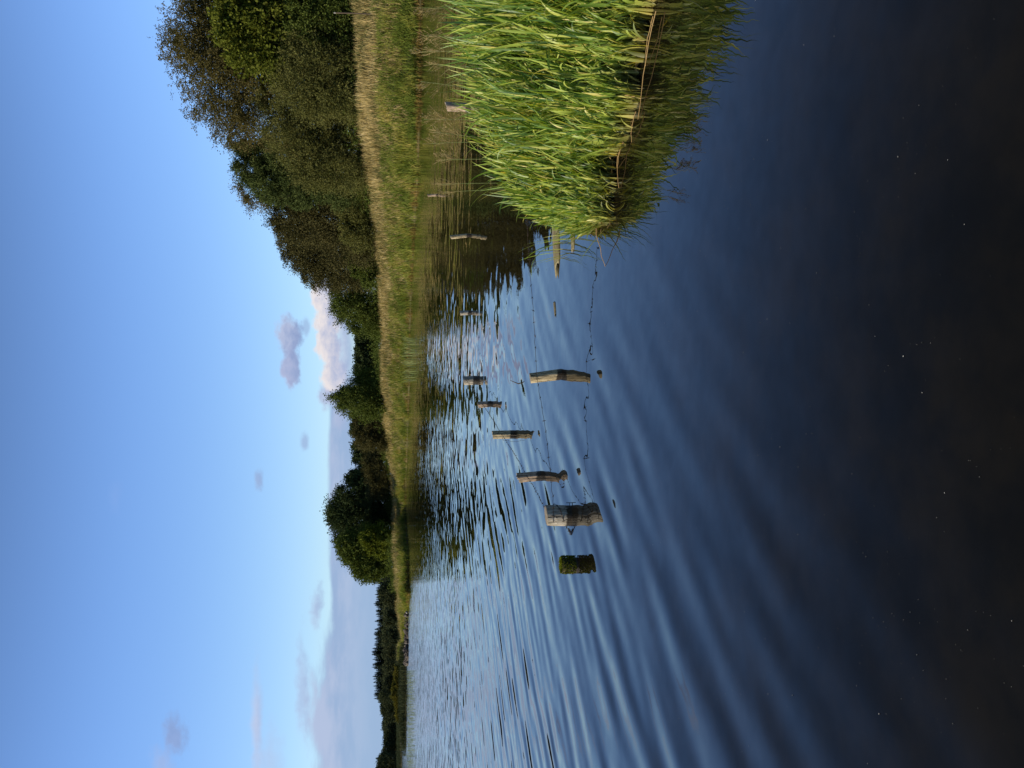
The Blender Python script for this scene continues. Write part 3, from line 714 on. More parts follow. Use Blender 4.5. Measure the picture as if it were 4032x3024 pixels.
while py_ < 2765:
    topV = np.interp(py_, [2262, 2380, 2450, 2560, 2700, 2765], [1478, 1476, 1480, 1468, 1472, 1480]) + rng.uniform(-7, 9)
    y_ = rng.uniform(405, 450); q = int(rng.integers(0, 4))
    tp = at(topV, py_, y_); gz = float(zt(tp[0], tp[1]))
    o_ = conifer_copy(q); s_ = (tp[2] - gz) / (12 + q)
    o_.location = (tp[0], tp[1], gz); o_.scale = (s_ * rng.uniform(1.1, 1.7),) * 2 + (s_,); o_.rotation_euler = (0, 0, rng.uniform(0, 6.28))
    tag(o_, 'small pointed conifer among many along the distant skyline', 'tree', CG)
    py_ += rng.uniform(4, 9); k += 1
# the mass of broadleaf wood under and beside them
mb = MB()
for s0, s1, t0, t1, y0, y1, n_ in ((2230, 2780, 1497, 1560, 375, 402, 2600), (2740, 3300, 1512, 1562, 340, 420, 2600)):
    V_ = []
    for q in range(90 if s0 < 2700 else 190):
        pc = rng.uniform(s0, s1); yv = rng.uniform(y0, y1)
        top = (np.interp(pc, [2230, 2300, 2500, 2780], [1505, 1515, 1505, 1512]) if s0 < 2700 else np.interp(pc, [2740, 2790, 2900, 2930, 2960, 2990, 3030, 3100, 3300], [1490, 1506, 1514, 1512, 1500, 1490, 1484, 1490, 1490])) + rng.uniform(-3, 14)
        rvs = rng.uniform(12, 22)
        c = at(top + rvs, pc, yv); rr_ = rvs * yv / F
        gz = float(zt(c[0], c[1]))
        kk = int(n_ / 22)
        dv = unit(rng.normal(0, 1, (kk, 3))); rd = rng.uniform(0.5, 1, kk)[:, None]
        P = c + dv * np.array([rr_ * 1.15, rr_, rr_]) * rd
        P[: kk // 2, 2] = gz + (P[: kk // 2, 2] - gz) * rng.uniform(0, 1, kk // 2)
        sprays(mb, P, unit(dv + np.array([0, 0, 0.3])), np.full(kk, 1.0), 5, 0.6, 0.4, 0.1)
tag(mb.build('far_wood', M['farwood']), 'dark broadleaf wood massed below the distant conifers', 'woodland', kind='stuff')
MG = 'marsh bushes by the distant shore'
for lab, bl, yv in (('tallest yellow olive bush on the marsh tongue', [(1565, 2735, 18, 40), (1575, 2760, 18, 35), (1585, 2730, 12, 50)], 160),
                    ('flat yellow olive bush at the right end of the marsh tongue', [(1572, 2660, 14, 35), (1585, 2640, 10, 35), (1568, 2690, 14, 30)], 160),
                    ('lowest yellow green bush at the left end of the marsh tongue', [(1582, 2815, 14, 20), (1588, 2800, 10, 28)], 158)):
    tree('marsh_bush', lab, 'bush', yv, bl, 'marsh', 520, 6, 0.25, 0.12, 0.5, 0.1, group=MG, trunk=0.05, limbs=6)
for lab, bl, yv in (('pale green far bush behind the stony point, nearest the conifers', [(1540, 2430, 20, 30), (1548, 2400, 16, 25)], 260),
                    ('low green far bush at the left of the stony point', [(1550, 2480, 14, 30), (1552, 2510, 12, 25)], 300),
                    ('dark green far tree rising behind the tip of the grassy point', [(1530, 2330, 26, 32), (1545, 2360, 18, 28)], 250)):
    tree('far_bush', lab, 'bush', yv, bl, 'farwood', 500, 6, 0.5, 0.3, 0.8, 0.1, trunk=0.1, limbs=6)

# stones on the low point
def rock(loc, s_, matn, label):
    mb = MB()
    nu, nv = 10, 7
    u_, v_ = np.meshgrid(np.linspace(0, 2 * np.pi, nu, endpoint=False), np.linspace(0.05, np.pi - 0.05, nv))
    r = 1 + 0.28 * np.sin(u_ * 2 + rng.uniform(0, 6)) * np.sin(v_ * 2 + rng.uniform(0, 6)) + rng.normal(0, 0.09, u_.shape)
    V = np.stack([r * np.sin(v_) * np.cos(u_) * s_[0], r * np.sin(v_) * np.sin(u_) * s_[1], r * np.cos(v_) * s_[2]], 2).reshape(-1, 3) + np.array(loc)
    i, j = np.meshgrid(np.arange(nv - 1), np.arange(nu), indexing='ij'); i = i.ravel(); j = j.ravel(); j2 = (j + 1) % nu
    Q = np.stack([i * nu + j, (i + 1) * nu + j, (i + 1) * nu + j2, i * nu + j2], 1)
    b = (nv - 1) * nu
    mb.add(np.vstack([V, V[:nu].mean(0), V[b:].mean(0)]), Q, [(q, (q + 1) % nu, nv * nu) for q in range(nu)] + [(b + (q + 1) % nu, b + q, nv * nu + 1) for q in range(nu)])
    o_ = mb.build('shore_rock', M[matn], None, loc)
    return tag(o_, label, 'rock', 'rocks along the stony point')
k = 0
for py0 in np.concatenate([np.linspace(2375, 2585, 26), [2598, 2606]]):
    y_ = rng.uniform(122, 128); py0 += rng.uniform(-4, 4); x_ = pyu(py0) * y_
    w_ = rng.uniform(0.25, 0.6) if py0 < 2560 else rng.uniform(0.5, 0.75)
    rock((x_, y_, rng.uniform(0.05, 0.35) if py0 < 2560 else 0.1), (w_, w_ * 0.8, w_ * rng.uniform(0.5, 0.8)), 'stone', 'dark wet rock in the row along the waterline of the stony point')
y_ = 121.0
rock((pyu(2411) * y_, y_, 0.22), (0.2, 0.18, 0.16), 'palestone', 'only pale rock among the dark rocks of the stony point')

# wooden stake on the bank
pb = at(1408, 51, 66.0); pt = at(1314, 50, 66.0); gz = float(zt(pb[0], pb[1]))
mb = MB(); mb.tube([(pb[0], pb[1], gz - 0.3), ((pb[0] + pt[0]) / 2 + 0.01, pb[1], (gz + pt[2]) / 2), (pt[0], pt[1], pt[2] - 0.15)], [0.06, 0.055, 0.05], 8)
st = mb.build('stake', M['bark'], None, (pb[0], pb[1], gz), smooth=True)
tag(st, 'tall thin wooden stake with pale tip on the far bank at right', 'stake')
mb = MB(); mb.tube([(pt[0], pt[1], pt[2] - 0.15), (pt[0], pt[1], pt[2])], [0.056, 0.05], 8)
mb.build('tip', M['palestone'], st, (pb[0], pb[1], gz))

# ------------------------------------------------------------------ old fence posts standing in the lake
def post(label, Vtop, Vw, pytop, pyw, wpx, matn, rough=0.06, split=0.0, slant=0.0, flat=1.0, moss=False, top_dark=False, rag=0.0, name='fence_post'):
    b = ground(Vw, pyw); y = b[1]
    tp = at(Vtop, pytop, y)
    r0 = wpx / 2 / F * math.hypot(y, CAMH)
    H = tp[2]; dx_ = tp[0] - b[0]
    rings, sides = 22, 28
    zb = -0.45
    th = np.linspace(0, 2 * np.pi, sides, endpoint=False)
    ph = rng.uniform(0, 6.28, 6)
    groove = rough * (0.5 * np.sin(3 * th + ph[0]) + 0.35 * np.sin(7 * th + ph[1]) + 0.25 * np.sin(11 * th + ph[2])) + rng.normal(0, rough * 0.35, sides)
    if split: groove -= split * np.exp(-((np.angle(np.exp(1j * (th - (-1.9))))) / 0.22) ** 2) + split * 0.7 * np.exp(-((np.angle(np.exp(1j * (th - (-1.1))))) / 0.15) ** 2)
    rows = []
    for q in range(rings):
        t = q / (rings - 1); z = zb + (H - zb) * t
        rr_ = r0 * (1 + groove * (0.8 + 0.4 * math.sin(3 * t + ph[3])) + 0.05 * math.sin(5 * t + ph[4]) * (1 if rough > 0.05 else 0.4) + rng.normal(0, rough * 0.12, sides))
        zz = z + (t > 0.97) * (slant * r0 * np.cos(th + 0.5) + rag * rng.uniform(-1, 0.6, sides) * r0)
        off = dx_ * (z / H) + 0.012 * math.sin(2.2 * t + ph[5])
        rows.append(np.stack([b[0] + off + rr_ * np.cos(th), y + rr_ * np.sin(th) * flat, np.broadcast_to(zz, th.shape)], 1))
    mb = MB()
    V = np.vstack(rows)
    i, j = np.meshgrid(np.arange(rings - 1), np.arange(sides), indexing='ij'); i = i.ravel(); j = j.ravel(); j2 = (j + 1) % sides
    mb.add(V, np.stack([i * sides + j, i * sides + j2, (i + 1) * sides + j2, (i + 1) * sides + j], 1))
    top = rows[-1]; c = top.mean(0); inner = c + (top - c) * 0.90 + np.array([0, 0, r0 * 0.05]); inner2 = c + (top - c) * 0.45 + np.array([0, 0, r0 * 0.06])
    W = np.vstack([top, inner, inner2, c + np.array([0, 0, r0 * 0.05])])
    Qc = [(q + k_ * sides, (q + 1) % sides + k_ * sides, (q + 1) % sides + (k_ + 1) * sides, q + (k_ + 1) * sides) for k_ in (0, 1) for q in range(sides)]
    mb.add(W, Qc, [(2 * sides + q, 2 * sides + (q + 1) % sides, 3 * sides) for q in range(sides)], mi=1)
    o_ = mb.build(name, [M[matn], M['mosspost'] if moss else M['endgrain']], None, (b[0], y, 0), smooth=True)
    me = o_.data; q = np.zeros(len(me.polygons), bool); me.polygons.foreach_get('use_smooth', q); q[-3 * sides:] = False; me.polygons.foreach_set('use_smooth', q)
    tag(o_, label, 'post', 'old fence posts standing in the lake')
    return o_, b, tp, r0
P = {}
P[1] = post('tall leaning fence post nearest the reeds, sunlit tan wood', 2088, 2209, 1489, 1477, 42, 'post', 0.06, slant=0.15)
P[2] = post('thickest sawn fence post with barbed wire wrapped round it', 2151, 2246, 2027, 2026, 80, 'greypost', 0.05, slant=0.1)
P[3] = post('short stump overgrown with green moss, left of all the posts', 2212, 2270, 2225, 2222, 62, 'mosspost', 0.07, moss=True, slant=0.1)
P[4] = post('split weathered post just right of the thick wired post', 2040, 2128, 1881, 1876, 40, 'pinkpost', 0.10, split=0.35, slant=0.5, flat=0.8, rag=0.3)
P[5] = post('split yellowish post with a dangling wire, third of the receding line', 1940, 2022, 1716, 1712, 32, 'post', 0.10, split=0.4, slant=0.2, flat=0.8, rag=0.2)
P[6] = post('thin split post in the middle of the receding line', 1882, 1930, 1593, 1588, 25, 'pinkpost', 0.09, split=0.3, flat=0.8, slant=0.3)
P[7] = post('stout grey post behind the tall leaning post', 1825, 1872, 1497, 1495, 35, 'greypost', 0.05, slant=0.2)
P[8] = post('small far post standing alone before the bright clouds\' reflection', 1812, 1851, 1235, 1232, 18, 'greypost', 0.06, slant=0.2)
P[9] = post('slim pale post against the dark tree reflection left of the reeds', 1774, 1846, 932, 926, 15, 'post', 0.07, slant=0.6, flat=0.8)
P[10] = post('thin dark farthest post beyond the reed flower heads', 1684, 1722, 771, 769, 9, 'pinkpost', 0.08, slant=0.5)
P[11] = post('broad broken post top showing behind the reed clump', 1758, 1842, 421, 423, 34, 'pinkpost', 0.12, slant=0.3, rag=0.25, flat=0.9)
# moss cushion on the stump
o_, b, tp, r0 = P[3]
mb = MB(); q_ = 2600
a = rng.uniform(0, 6.28, q_); zz = rng.uniform(0.015, tp[2], q_); ontop = rng.random(q_) < 0.28
rr_ = np.where(ontop, r0 * np.sqrt(rng.random(q_)), r0 * rng.uniform(0.97, 1.06, q_)); zz = np.where(ontop, tp[2] + 0.004, zz)
Pm = np.stack([b[0] + rr_ * np.cos(a), b[1] + rr_ * np.sin(a), zz], 1)
Dm = unit(np.stack([np.cos(a), np.sin(a), np.where(ontop, 2.0, 0.2)], 1) + rng.normal(0, 0.4, (q_, 3)))
sd_ = unit(np.cross(Dm, rng.normal(0, 1, (q_, 3)))); ln = rng.uniform(0.006, 0.018, q_)[:, None]
V = np.stack([Pm - Dm * 0.004, Pm + Dm * ln * 0.5 + sd_ * ln * 0.3, Pm + Dm * ln, Pm + Dm * ln * 0.5 - sd_ * ln * 0.3], 1).reshape(-1, 3)
mb.add(V, np.arange(q_)[:, None] * 4 + np.arange(4)[None, :])
mb.build('moss', M['moss'], o_, (b[0], b[1], 0))

# barbed wires
def wire_path(pts, sag, per=26, jit=0.003):
    outp = []
    for (a, b), s_ in zip(zip(pts[:-1], pts[1:]), sag):
        a = np.array(a, float); b = np.array(b, float); t = np.linspace(0, 1, per)
        p_ = a + (b - a) * t[:, None]; p_[:, 2] -= s_ * 4 * t * (1 - t)
        p_[1:-1] += rng.normal(0, jit, (per - 2, 3))
        outp.append(p_ if not outp else p_[1:])
    return np.vstack(outp)
def barbed(label, path, r=0.0022, step=0.13):
    mb = MB(); mb.tube(path, r, 5)
    seg = np.linalg.norm(np.diff(path, axis=0), axis=1); cum = np.concatenate([[0], np.cumsum(seg)])
    for s_ in np.arange(step * 0.5, cum[-1], step):
        s_ += rng.uniform(-0.01, 0.01)
        c = np.array([np.interp(s_, cum, path[:, k_]) for k_ in range(3)])
        mb.tube([c + rng.normal(0, 0.002, 3) - np.array([0.004, 0, 0]), c + np.array([0.004, 0, 0])], 0.0055, 5)
        for _ in range(2):
            d_ = unit(rng.normal(0, 1, 3)) * 0.020
            mb.tube([c - d_, c, c + d_], [0.0009, 0.0022, 0.0009], 4)
    o_ = mb.build('barbed_wire', M['wire'], None, tuple(path[0]))
    return tag(o_, label, 'wire')
def onpost(i, V, side=0.0):
    o_, b, tp, r0 = P[i]
    y = b[1] - r0 * 0.98
    # height on the post that the photo row shows
    z = at(V, 1512, b[1])[2]
    f = z / tp[2]
    return np.array([b[0] + (tp[0] - b[0]) * f + side * r0, y, z])
a0 = at(2058, 640, 8.3); a1 = at(2064, 820, 8.4)
w1 = wire_path([a0, at(2080, 985, 8.45), onpost(1, 2110), onpost(2, 2171, 0.9), onpost(2, 2172, -0.6)], [0.005, 0.01, 0.02, 0.0])
barbed('near barbed wire running from the reeds past the tall post to the thick post', w1)
pts = [onpost(2, 2150, 0.2), onpost(4, 2072, 0.3), onpost(5, 1973, 0.3), onpost(6, 1897, 0.2), onpost(7, 1832, 0.2), onpost(8, 1818, 0.1), onpost(9, 1792, 0.2)]
barbed('far barbed wire strung along the receding line of posts', wire_path(pts, [0.01, 0.01, 0.01, 0.01, 0.03, 0.12]))
o_, b, tp, r0 = P[2]
# strand wrapped round the thick post with a twisted tail at its left
y0 = b[1]
wr = []
for k_ in range(15):
    t = k_ / 14; a = R(20) - t * R(205)
    wr.append((b[0] + (r0 + 0.005) * math.cos(a), y0 + (r0 + 0.005) * math.sin(a), 0.165 - 0.118 * t))
wr += [(b[0] - r0 - 0.02, y0 - 0.02, 0.042), (b[0] - r0 - 0.04, y0 - 0.03, 0.028), (b[0] - r0 - 0.055, y0 - 0.03, 0.016)]
tail = []
for k_ in range(22):
    t = k_ / 21; tail.append((b[0] - r0 - 0.035 - 0.055 * t + 0.010 * math.cos(k_ * 1.9), y0 - 0.03 + 0.012 * math.sin(k_ * 1.7), max(0.004, 0.022 * (1 - t) + 0.009 * math.sin(k_ * 2.3))))
barbed('loose wire wrapped round the thick post, ending in a twisted tail', np.array(wr + tail), 0.0028, 0.05)
mb = MB(); c = np.array([b[0] + r0 + 0.018, y0 - 0.02, 0.0])
mb.tube([c + np.array([0, 0, -0.05]), c + np.array([0.001, 0, 0.045])], 0.0035, 6); mb.tube([c + np.array([0, 0, 0.012]), c + np.array([-0.03, 0, 0.014])], 0.003, 5)
tag(mb.build('wire_stub', M['wire'], None, tuple(c)), 'short upright wire stub at the waterline right of the thick post', 'wire')
s_ = onpost(5, 1980, -1.1); s2 = s_ + np.array([-0.03, -0.02, -s_[2] - 0.05])
mb = MB(); mb.tube(wire_path([s_ + np.array([0.03, 0, 0.02]), s_, s2], [0, -0.0], 10, 0.004), 0.002, 5)
tag(mb.build('dangling_wire', M['wire'], None, tuple(s_)), 'single wire end hanging down beside the split yellowish post', 'wire')
c = ground(2041, 1511); t_ = at(2015, 1505, c[1])
mb = MB(); t_ = t_ + np.array([0.025, 0, 0.02]); mb.tube([c + np.array([-0.02, 0, -0.04]), c, (c + t_) / 2, t_], [0.009, 0.008, 0.006, 0.003], 5)
tag(mb.build('twig', M['bark'], None, tuple(c)), 'small dark twig poking from the water behind the tall leaning post', 'twig')

# floating broken timber beside the reeds
def floating_log(label, Va, pya, Vb, pyb, wpx, up=0.012, name='floating_timber'):
    a, b = ground(Va, pya), ground(Vb, pyb)
    r0 = wpx / 2 / F * math.hypot(a[1], CAMH) * 1.6
    ax = unit(b - a); sdv = np.array([-ax[1], ax[0], 0.0])
    L = np.linalg.norm(b - a); mb = MB(); sides, rings = 14, 16
    th = np.linspace(0, 2 * np.pi, sides, endpoint=False)
    g = 1 + rng.normal(0, 0.10, sides); endl = (0.5 - 0.5 * np.cos(3 * th + 0.6)) * 0.62 * L * rng.uniform(0.5, 1.0, sides)
    rows = []
    for q in range(rings):
        t = q / (rings - 1)
        along = np.minimum(t * L, L - endl * (t ** 2))
        rr_ = r0 * g * (1 - 0.35 * t ** 3)
        rows.append(a + ax * along[:, None] + sdv * (rr_ * np.cos(th))[:, None] + np.array([0, 0, 1.0]) * (rr_ * np.sin(th) * 0.55 + up - r0 * 0.42)[:, None])
    V = np.vstack(rows); i, j = np.meshgrid(np.arange(rings - 1), np.arange(sides), indexing='ij'); i = i.ravel(); j = j.ravel(); j2 = (j + 1) % sides
    mb.add(np.vstack([V, rows[0].mean(0), rows[-1].mean(0)]), np.stack([i * sides + j, i * sides + j2, (i + 1) * sides + j2, (i + 1) * sides + j], 1),
           [((q + 1) % sides, q, rings * sides) for q in range(sides)] + [((rings - 1) * sides + q, (rings - 1) * sides + (q + 1) % sides, rings * sides + 1) for q in range(sides)])
    return tag(mb.build(name, M['driftwood'], None, tuple(a), smooth=True), label, 'driftwood')
m, n, o = mat('driftwood')
oc = n.new('ShaderNodeTexCoord').outputs['Object']; x, y, z = n.sep(oc)
g1, _ = n.noise(n.comb(n.math('MULTIPLY', x, 2), n.math('MULTIPLY', y, 14), n.math('MULTIPLY', z, 14)), 5.0, 5, 0.6)
principled(n, o, n.ramp(g1, [(0.3, (0.10, 0.085, 0.045)), (0.6, (0.27, 0.235, 0.13)), (0.8, (0.36, 0.32, 0.20))]), 0.7, 0.4, bump(n, g1, 0.7, 0.01))
M['driftwood'] = m
floating_log('splintered floating timber end pointing left out of the reeds', 2188, 860, 2196, 1100, 62, 0.026)
floating_log('narrow floating timber sliver in front of the splintered timber', 2257, 920, 2256, 998, 24, 0.012, 'floating_sliver')
floating_log('slim floating splinter alone on open water left of the splintered timber', 2183, 1190, 2188, 1252, 12, 0.008, 'floating_sliver')

# ------------------------------------------------------------------ foreground reed clump
FR = [(2700, -420), (2640, -250), (2590, -60), (2555, 90), (2540, 270), (2490, 440), (2440, 640), (2415, 820), (2385, 880), (2335, 925)]
FP = np.array([ground(v, y) for v, y in FR])
seg = np.linalg.norm(np.diff(FP, axis=0), axis=1); cum = np.concatenate([[0], np.cumsum(seg)])
DEP = np.array([3.0, 2.9, 2.75, 2.6, 2.5, 2.2, 1.9, 1.5, 1.2, 0.8])
HGT = np.array([1.12, 1.12, 1.10, 1.08, 1.05, 1.0, 0.92, 0.82, 0.66, 0.50])
def reed_points(n_, dpow=1.0, lo=0.0, hi=1.0):
    s_ = rng.uniform(0, cum[-1], n_)
    fx = np.interp(s_, cum, FP[:, 0]); fy = np.interp(s_, cum, FP[:, 1])
    dd = np.interp(s_, cum, DEP) * (lo + (hi - lo) * rng.uniform(0, 1, n_) ** dpow)
    wob = 0.10 * np.sin(s_ * 7.0) + 0.06 * np.sin(s_ * 17.0)
    x_ = fx + 0.28 * dd + wob * 0.3; y_ = fy + dd * 0.96 + wob
    return np.stack([x_, y_, np.full(n_, -0.04)], 1), np.interp(s_, cum, HGT) * np.clip(0.29 + 0.46 * dd, 0.25, 1.0), dd
mb = MB()
# shoots: each has an upright stem and leaves that leave it at different heights
ns = 2500
bp, hh, dd = reed_points(ns, 1.05)
sh_h = hh * rng.uniform(0.62, 1.0, ns)
s_az = np.where(rng.random(ns) < 0.6, rng.normal(1.4, 0.8, ns), rng.uniform(0, 6.28, ns)); s_ln = np.abs(rng.normal(0, 0.075, ns))
blades(mb, bp, sh_h * 0.95, rng.uniform(0.007, 0.012, ns), s_ln, s_az, rng.uniform(0, 0.12, ns), 6, 0.3, rng.normal(0, 0.5, ns), 0.3)
per = 5
fr = np.clip(rng.uniform(0.0, 0.82, (ns, per)), 0.0, 1).ravel() * np.repeat(np.ones(ns), per)
b0 = np.repeat(bp, per, 0); hz_ = np.repeat(sh_h, per); la = np.repeat(s_az, per); ln_ = np.repeat(s_ln, per)
b0 = b0 + np.stack([np.sin(la) * np.sin(ln_), np.cos(la) * np.sin(ln_), np.cos(ln_)], 1) * (hz_ * fr)[:, None]
q_ = ns * per
laz = np.where(rng.random(q_) < 0.5, rng.normal(1.4, 0.9, q_), rng.uniform(0, 6.28, q_))
arch = rng.random(q_) < 0.14
blades(mb, b0, np.minimum(hz_ * rng.uniform(0.42, 0.75, q_), hz_ * (1.15 - fr * 0.75)), rng.uniform(0.013, 0.028, q_) * np.where(arch, 1.25, 1.0), np.abs(rng.normal(0.10, 0.13, q_)), laz,
       np.where(arch, rng.uniform(0.9, 2.0, q_), rng.uniform(0.0, 0.7, q_)), 8, 0.25, rng.normal(0, 0.8, q_), 0.75)
# broad sunlit leaves at the water's edge
q_ = 1300
bp, hh, dd = reed_points(q_, 1.0, -0.02, 0.22)
wind = np.where(rng.random(q_) < 0.7, rng.normal(1.5, 0.6, q_), rng.uniform(0, 6.28, q_))
blades(mb, bp, hh * rng.uniform(0.45, 1.0, q_), rng.uniform(0.018, 0.034, q_), np.abs(rng.normal(0, 0.14, q_)), wind, rng.uniform(0.2, 1.5, q_) * (rng.random(q_) < 0.5) + 0.15, 10, 0.22, rng.normal(0, 0.7, q_), 0.75)
mb0 = mb
q_ = 620
bp, hh, dd = reed_points(q_, 1.0, 0.04, 0.75)
wind = np.where(rng.random(q_) < 0.7, rng.normal(1.5, 0.5, q_), rng.uniform(0, 6.28, q_))
blades(mb0, bp, hh * rng.uniform(0.85, 1.15, q_), rng.uniform(0.021, 0.036, q_), np.abs(rng.normal(0, 0.10, q_)), wind, rng.uniform(0.25, 1.9, q_), 12, 0.22, rng.normal(0, 0.6, q_), 0.8)
q_ = 900
bp, hh, dd = reed_points(q_, 1.0, -0.01, 0.30)
blades(mb0, bp, rng.uniform(0.2, 0.5, q_), rng.uniform(0.005, 0.012, q_), np.abs(rng.normal(0.1, 0.2, q_)), rng.uniform(0, 6.28, q_), rng.uniform(0, 0.9, q_), 7, 0.25, rng.normal(0, 0.8, q_), 0.75)
tag(mb0.build('reed_clump', M['reed'], attr=True, smooth=True), 'dense bright green reed clump in the near right water', 'reeds', kind='stuff')
mb = MB(); q_ = 760
bp, hh, dd = reed_points(q_, 1.4, 0.0, 0.7)
blades(mb, bp, hh * rng.uniform(0.2, 0.62, q_), rng.uniform(0.006, 0.016, q_), np.abs(rng.normal(0, 0.35, q_)), rng.uniform(0, 6.28, q_), rng.uniform(0.2, 2.6, q_), 9, 0.2, rng.normal(0, 1.0, q_), 0.6)
tag(mb.build('dead_reed_leaves', M['straw'], smooth=True), 'withered tan leaves low among the near reeds', 'dead leaves', kind='stuff')
# single shoots left of the clump
SG = 'single reed shoots left of the clump'
for lab, V_, Y_, L_, le, be, az in (('tallest single reed shoot, its leaf folding over at the tip', 2225, 955, 0.62, 0.12, 1.9, 4.9), ('straight thin single reed shoot between two bent ones', 2215, 985, 0.50, 0.10, 0.3, 4.7),
                                    ('leftmost single reed shoot, short and leaning left', 2205, 1010, 0.42, 0.28, 0.5, 4.6), ('single bushy reed shoot nearest the clump', 2262, 938, 0.66, 0.05, 0.6, 4.9),
                                    ('low single reed shoot in front of the floating timber', 2245, 1000, 0.26, 0.2, 0.9, 4.6)):
    b = ground(V_, Y_); b[2] = -0.03
    mb = MB(); q_ = 3
    bb = np.repeat(b[None, :], q_, 0) + rng.normal(0, 0.012, (q_, 3)) * np.array([1, 1, 0])
    blades(mb, bb, L_ * np.array([1.0, 0.8, 0.62]), np.array([0.015, 0.013, 0.011]), np.array([le, le * 0.4 + 0.05, le * 1.3]), np.array([az, az + 0.5, az - 0.8]), np.array([be, be * 0.5, be * 0.7]), 10, 0.25, rng.normal(0, 0.4, q_), 0.75)
    tag(mb.build('reed_shoot', M['reed'], None, tuple(b), attr=True, smooth=True), lab, 'reed', SG)
# flowering stems above the clump
FG = 'flowering reed stems above the clump'
for lab, Vt, Y_, y_, hd in (('flowering stem at the upper right corner, widest open tan head', 1648, 40, 8.0, 0.40), ('tall flowering stem second from the right picture edge', 1668, 150, 8.1, 0.36),
                            ('slender green flowering stem between two tan ones', 1640, 215, 8.2, 0.34), ('pale compact flower head right of the broken post', 1690, 262, 8.2, 0.28),
                            ('thin flowering stem beside the right side of the broken post', 1655, 330, 8.2, 0.30), ('spreading brown head left of the broken post', 1668, 480, 8.3, 0.36),
                            ('drooping brown head low over the leaves left of the broken post', 1710, 530, 8.1, 0.34), ('upright tan head standing clear between post and clump end', 1690, 575, 8.3, 0.30),
                            ('tan flower head leaning left over dark water', 1728, 640, 8.2, 0.28), ('tallest of the two heads at the left end of the clump', 1728, 737, 8.4, 0.28),
                            ('bushy lower head of the two at the left end of the clump', 1742, 768, 8.4, 0.26), ('green half open head low in front of the broken post', 1795, 445, 7.6, 0.34)):
    t_ = at(Vt, Y_, y_); b = np.array([t_[0] + rng.normal(-0.05, 0.12), y_ + rng.normal(0, 0.1), -0.05]); full = int(rng.integers(14, 36)); nod = rng.normal(0.0, 0.35)
    root = thing('flowering_reed', lab, 'reed', tuple(b), FG)
    pth = curve_pts(b, t_, 9); pth[:, 0] += 0.04 * np.sin(np.linspace(0, 2.5, 9))
    mb = MB(); mb.tube(pth, np.linspace(0.0042, 0.0018, 9), 5); mb.build('stem', M['palereed'], root, tuple(b), smooth=True)
    mb = MB(); seeds = MB()
    for q in range(full):
        f = 1 - 0.85 * hd / (t_[2] - b[2]) * rng.uniform(0, 1)
        s_ = np.array([np.interp(f, np.linspace(0, 1, 9), pth[:, k_]) for k_ in range(3)])
        rem = (1 - f) * (t_[2] - b[2])
        d_ = unit(np.array([rng.normal(nod, 0.42), rng.normal(0, 0.42), 1.0 - 0.25 * rng.random()])); ln = 0.05 + 0.15 * min(1, rem / hd + 0.2) * rng.uniform(0.5, 1.2)
        e = s_ + d_ * ln; mid_ = s_ + d_ * ln * 0.5 + rng.normal(0, 0.006, 3)
        mb.tube([s_, mid_, e], [0.0013, 0.0011, 0.0008], 4)
        k_ = 7; tt = rng.uniform(0.35, 1.0, k_)[:, None]; c_ = s_ + (e - s_) * tt
        dd_ = unit(d_ + rng.normal(0, 0.35, (k_, 3))); sv = unit(np.cross(dd_, rng.normal(0, 1, (k_, 3))))
        V = np.stack([c_, c_ + dd_ * 0.009 + sv * 0.0022, c_ + dd_ * 0.018, c_ + dd_ * 0.009 - sv * 0.0022], 1).reshape(-1, 3)
        seeds.add(V, np.arange(k_)[:, None] * 4 + np.arange(4)[None, :])
    mb.add(np.vstack(seeds.V), np.vstack(seeds.Q))
    mb.build('flower_head', M['husk'], root, tuple(b))
    mb = MB(); lb = pth[5][None, :]
    blades(mb, lb, np.array([0.36]), np.array([0.011]), np.array([0.5]), np.array([rng.choice([1.4, 4.7])]), np.array([0.9]), 8, 0.2, np.array([0.2]), 0.75)
    mb.build('leaf', M['reed'], root, tuple(b), attr=True, smooth=True)
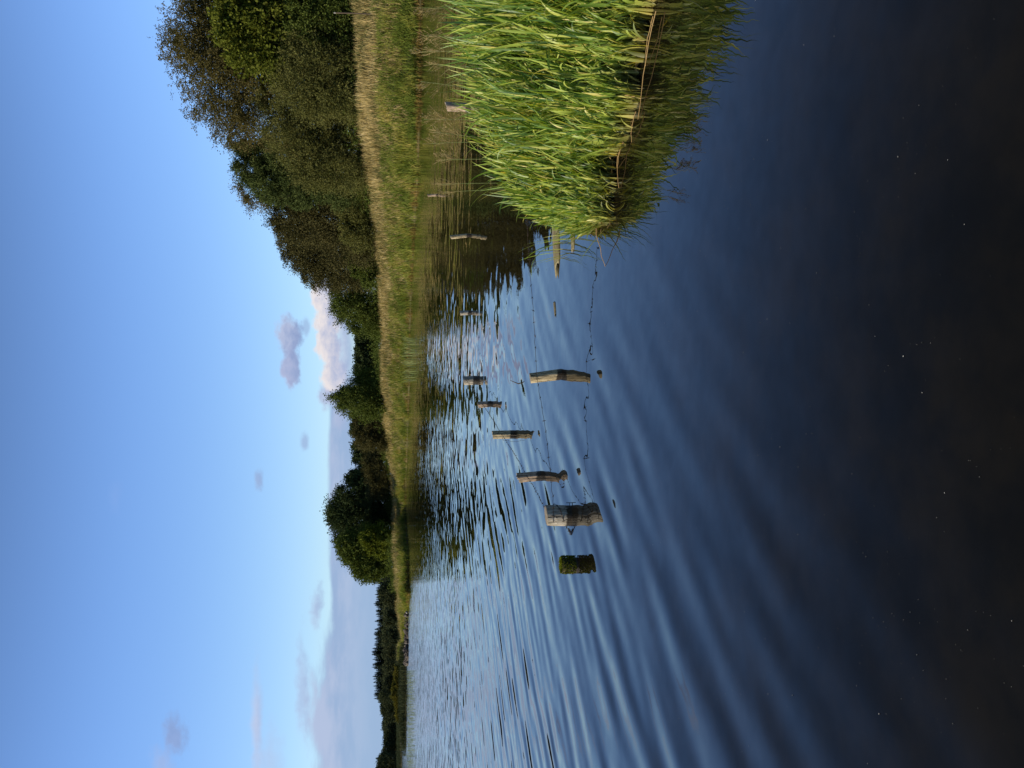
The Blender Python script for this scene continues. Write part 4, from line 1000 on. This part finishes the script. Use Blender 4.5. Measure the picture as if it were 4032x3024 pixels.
# fallen stems floating at the foot of the clump
DG = 'fallen reed stems at the foot of the clump'
for lab, a, b_, r in (('longest fallen straw stem crossing the foot of the clump', (2600, 45), (2515, 470), 0.0034), ('second fallen straw stem lying parallel to the longest one', (2588, 65), (2545, 260), 0.003),
                      ('thin fallen stem near the middle of the clump foot', (2520, 440), (2490, 560), 0.003), ('fallen stem at the left third of the clump foot, pale', (2470, 560), (2432, 660), 0.0035),
                      ('fallen stem in shadow right of the pale one', (2452, 600), (2440, 740), 0.0035)):
    pa, pb_ = ground(*a), ground(*b_); pa[2] = 0.03; pb_[2] = 0.006
    mb = MB(); pth = curve_pts(pa, pb_, 8, 0.012, 0.0022); mb.tube(pth, np.linspace(r, r * 0.6, 8), 6)
    tag(mb.build('fallen_reed', M['straw'], None, tuple(pa), smooth=True), lab, 'stem', DG)
pa, pb_ = ground(2395, 900), ground(2382, 1058); pa[2] = 0.10; pb_[2] = -0.01
mb = MB(); mb.tube(curve_pts(pa, pb_, 7, 0.01, 0.004), np.linspace(0.004, 0.002, 7), 6)
tag(mb.build('fallen_reed', M['straw'], None, tuple(pa), smooth=True), 'reddish stem dipping its tip into the water at the clump\'s left end', 'stem')

# seeds and fluff floating on the near water
mb = MB(); q_ = 1000
yv = 1.9 + 5.2 * rng.uniform(0, 1, q_) ** 1.1; xv = rng.uniform(-0.62, 0.62, q_) * (yv + 0.6) * 0.9
cl_ = rng.random(q_) < 0.55; cy = rng.uniform(2.0, 6.0, 45); cx = rng.uniform(-0.55, 0.55, 45) * (cy + 0.5); ck = rng.integers(0, 45, q_)
drift = rng.normal(0, 0.20, q_)
xv = np.where(cl_, cx[ck] - 0.45 * drift + rng.normal(0, 0.04, q_), xv); yv = np.where(cl_, np.maximum(1.9, cy[ck] + drift + rng.normal(0, 0.04, q_)), yv)
r_ = rng.uniform(0.0005, 0.0017, q_) * np.where(rng.random(q_) < 0.06, 1.9, 1.0)
a = rng.uniform(0, 6.28, q_)
th = np.array([0, 1.6, 3.1, 4.7])
Vs = np.stack([xv[:, None] + r_[:, None] * np.cos(th + a[:, None]) * rng.uniform(0.5, 1.4, (q_, 4)), yv[:, None] + r_[:, None] * np.sin(th + a[:, None]) * rng.uniform(0.5, 1.4, (q_, 4)), np.full((q_, 4), 0.003)], 2)
mb.add(Vs.reshape(-1, 3), np.arange(q_)[:, None] * 4 + np.arange(4)[None, :])
tag(mb.build('floating_seeds', M['seed']), 'tiny pale seeds and fluff floating on the near dark water', 'seeds', kind='stuff')
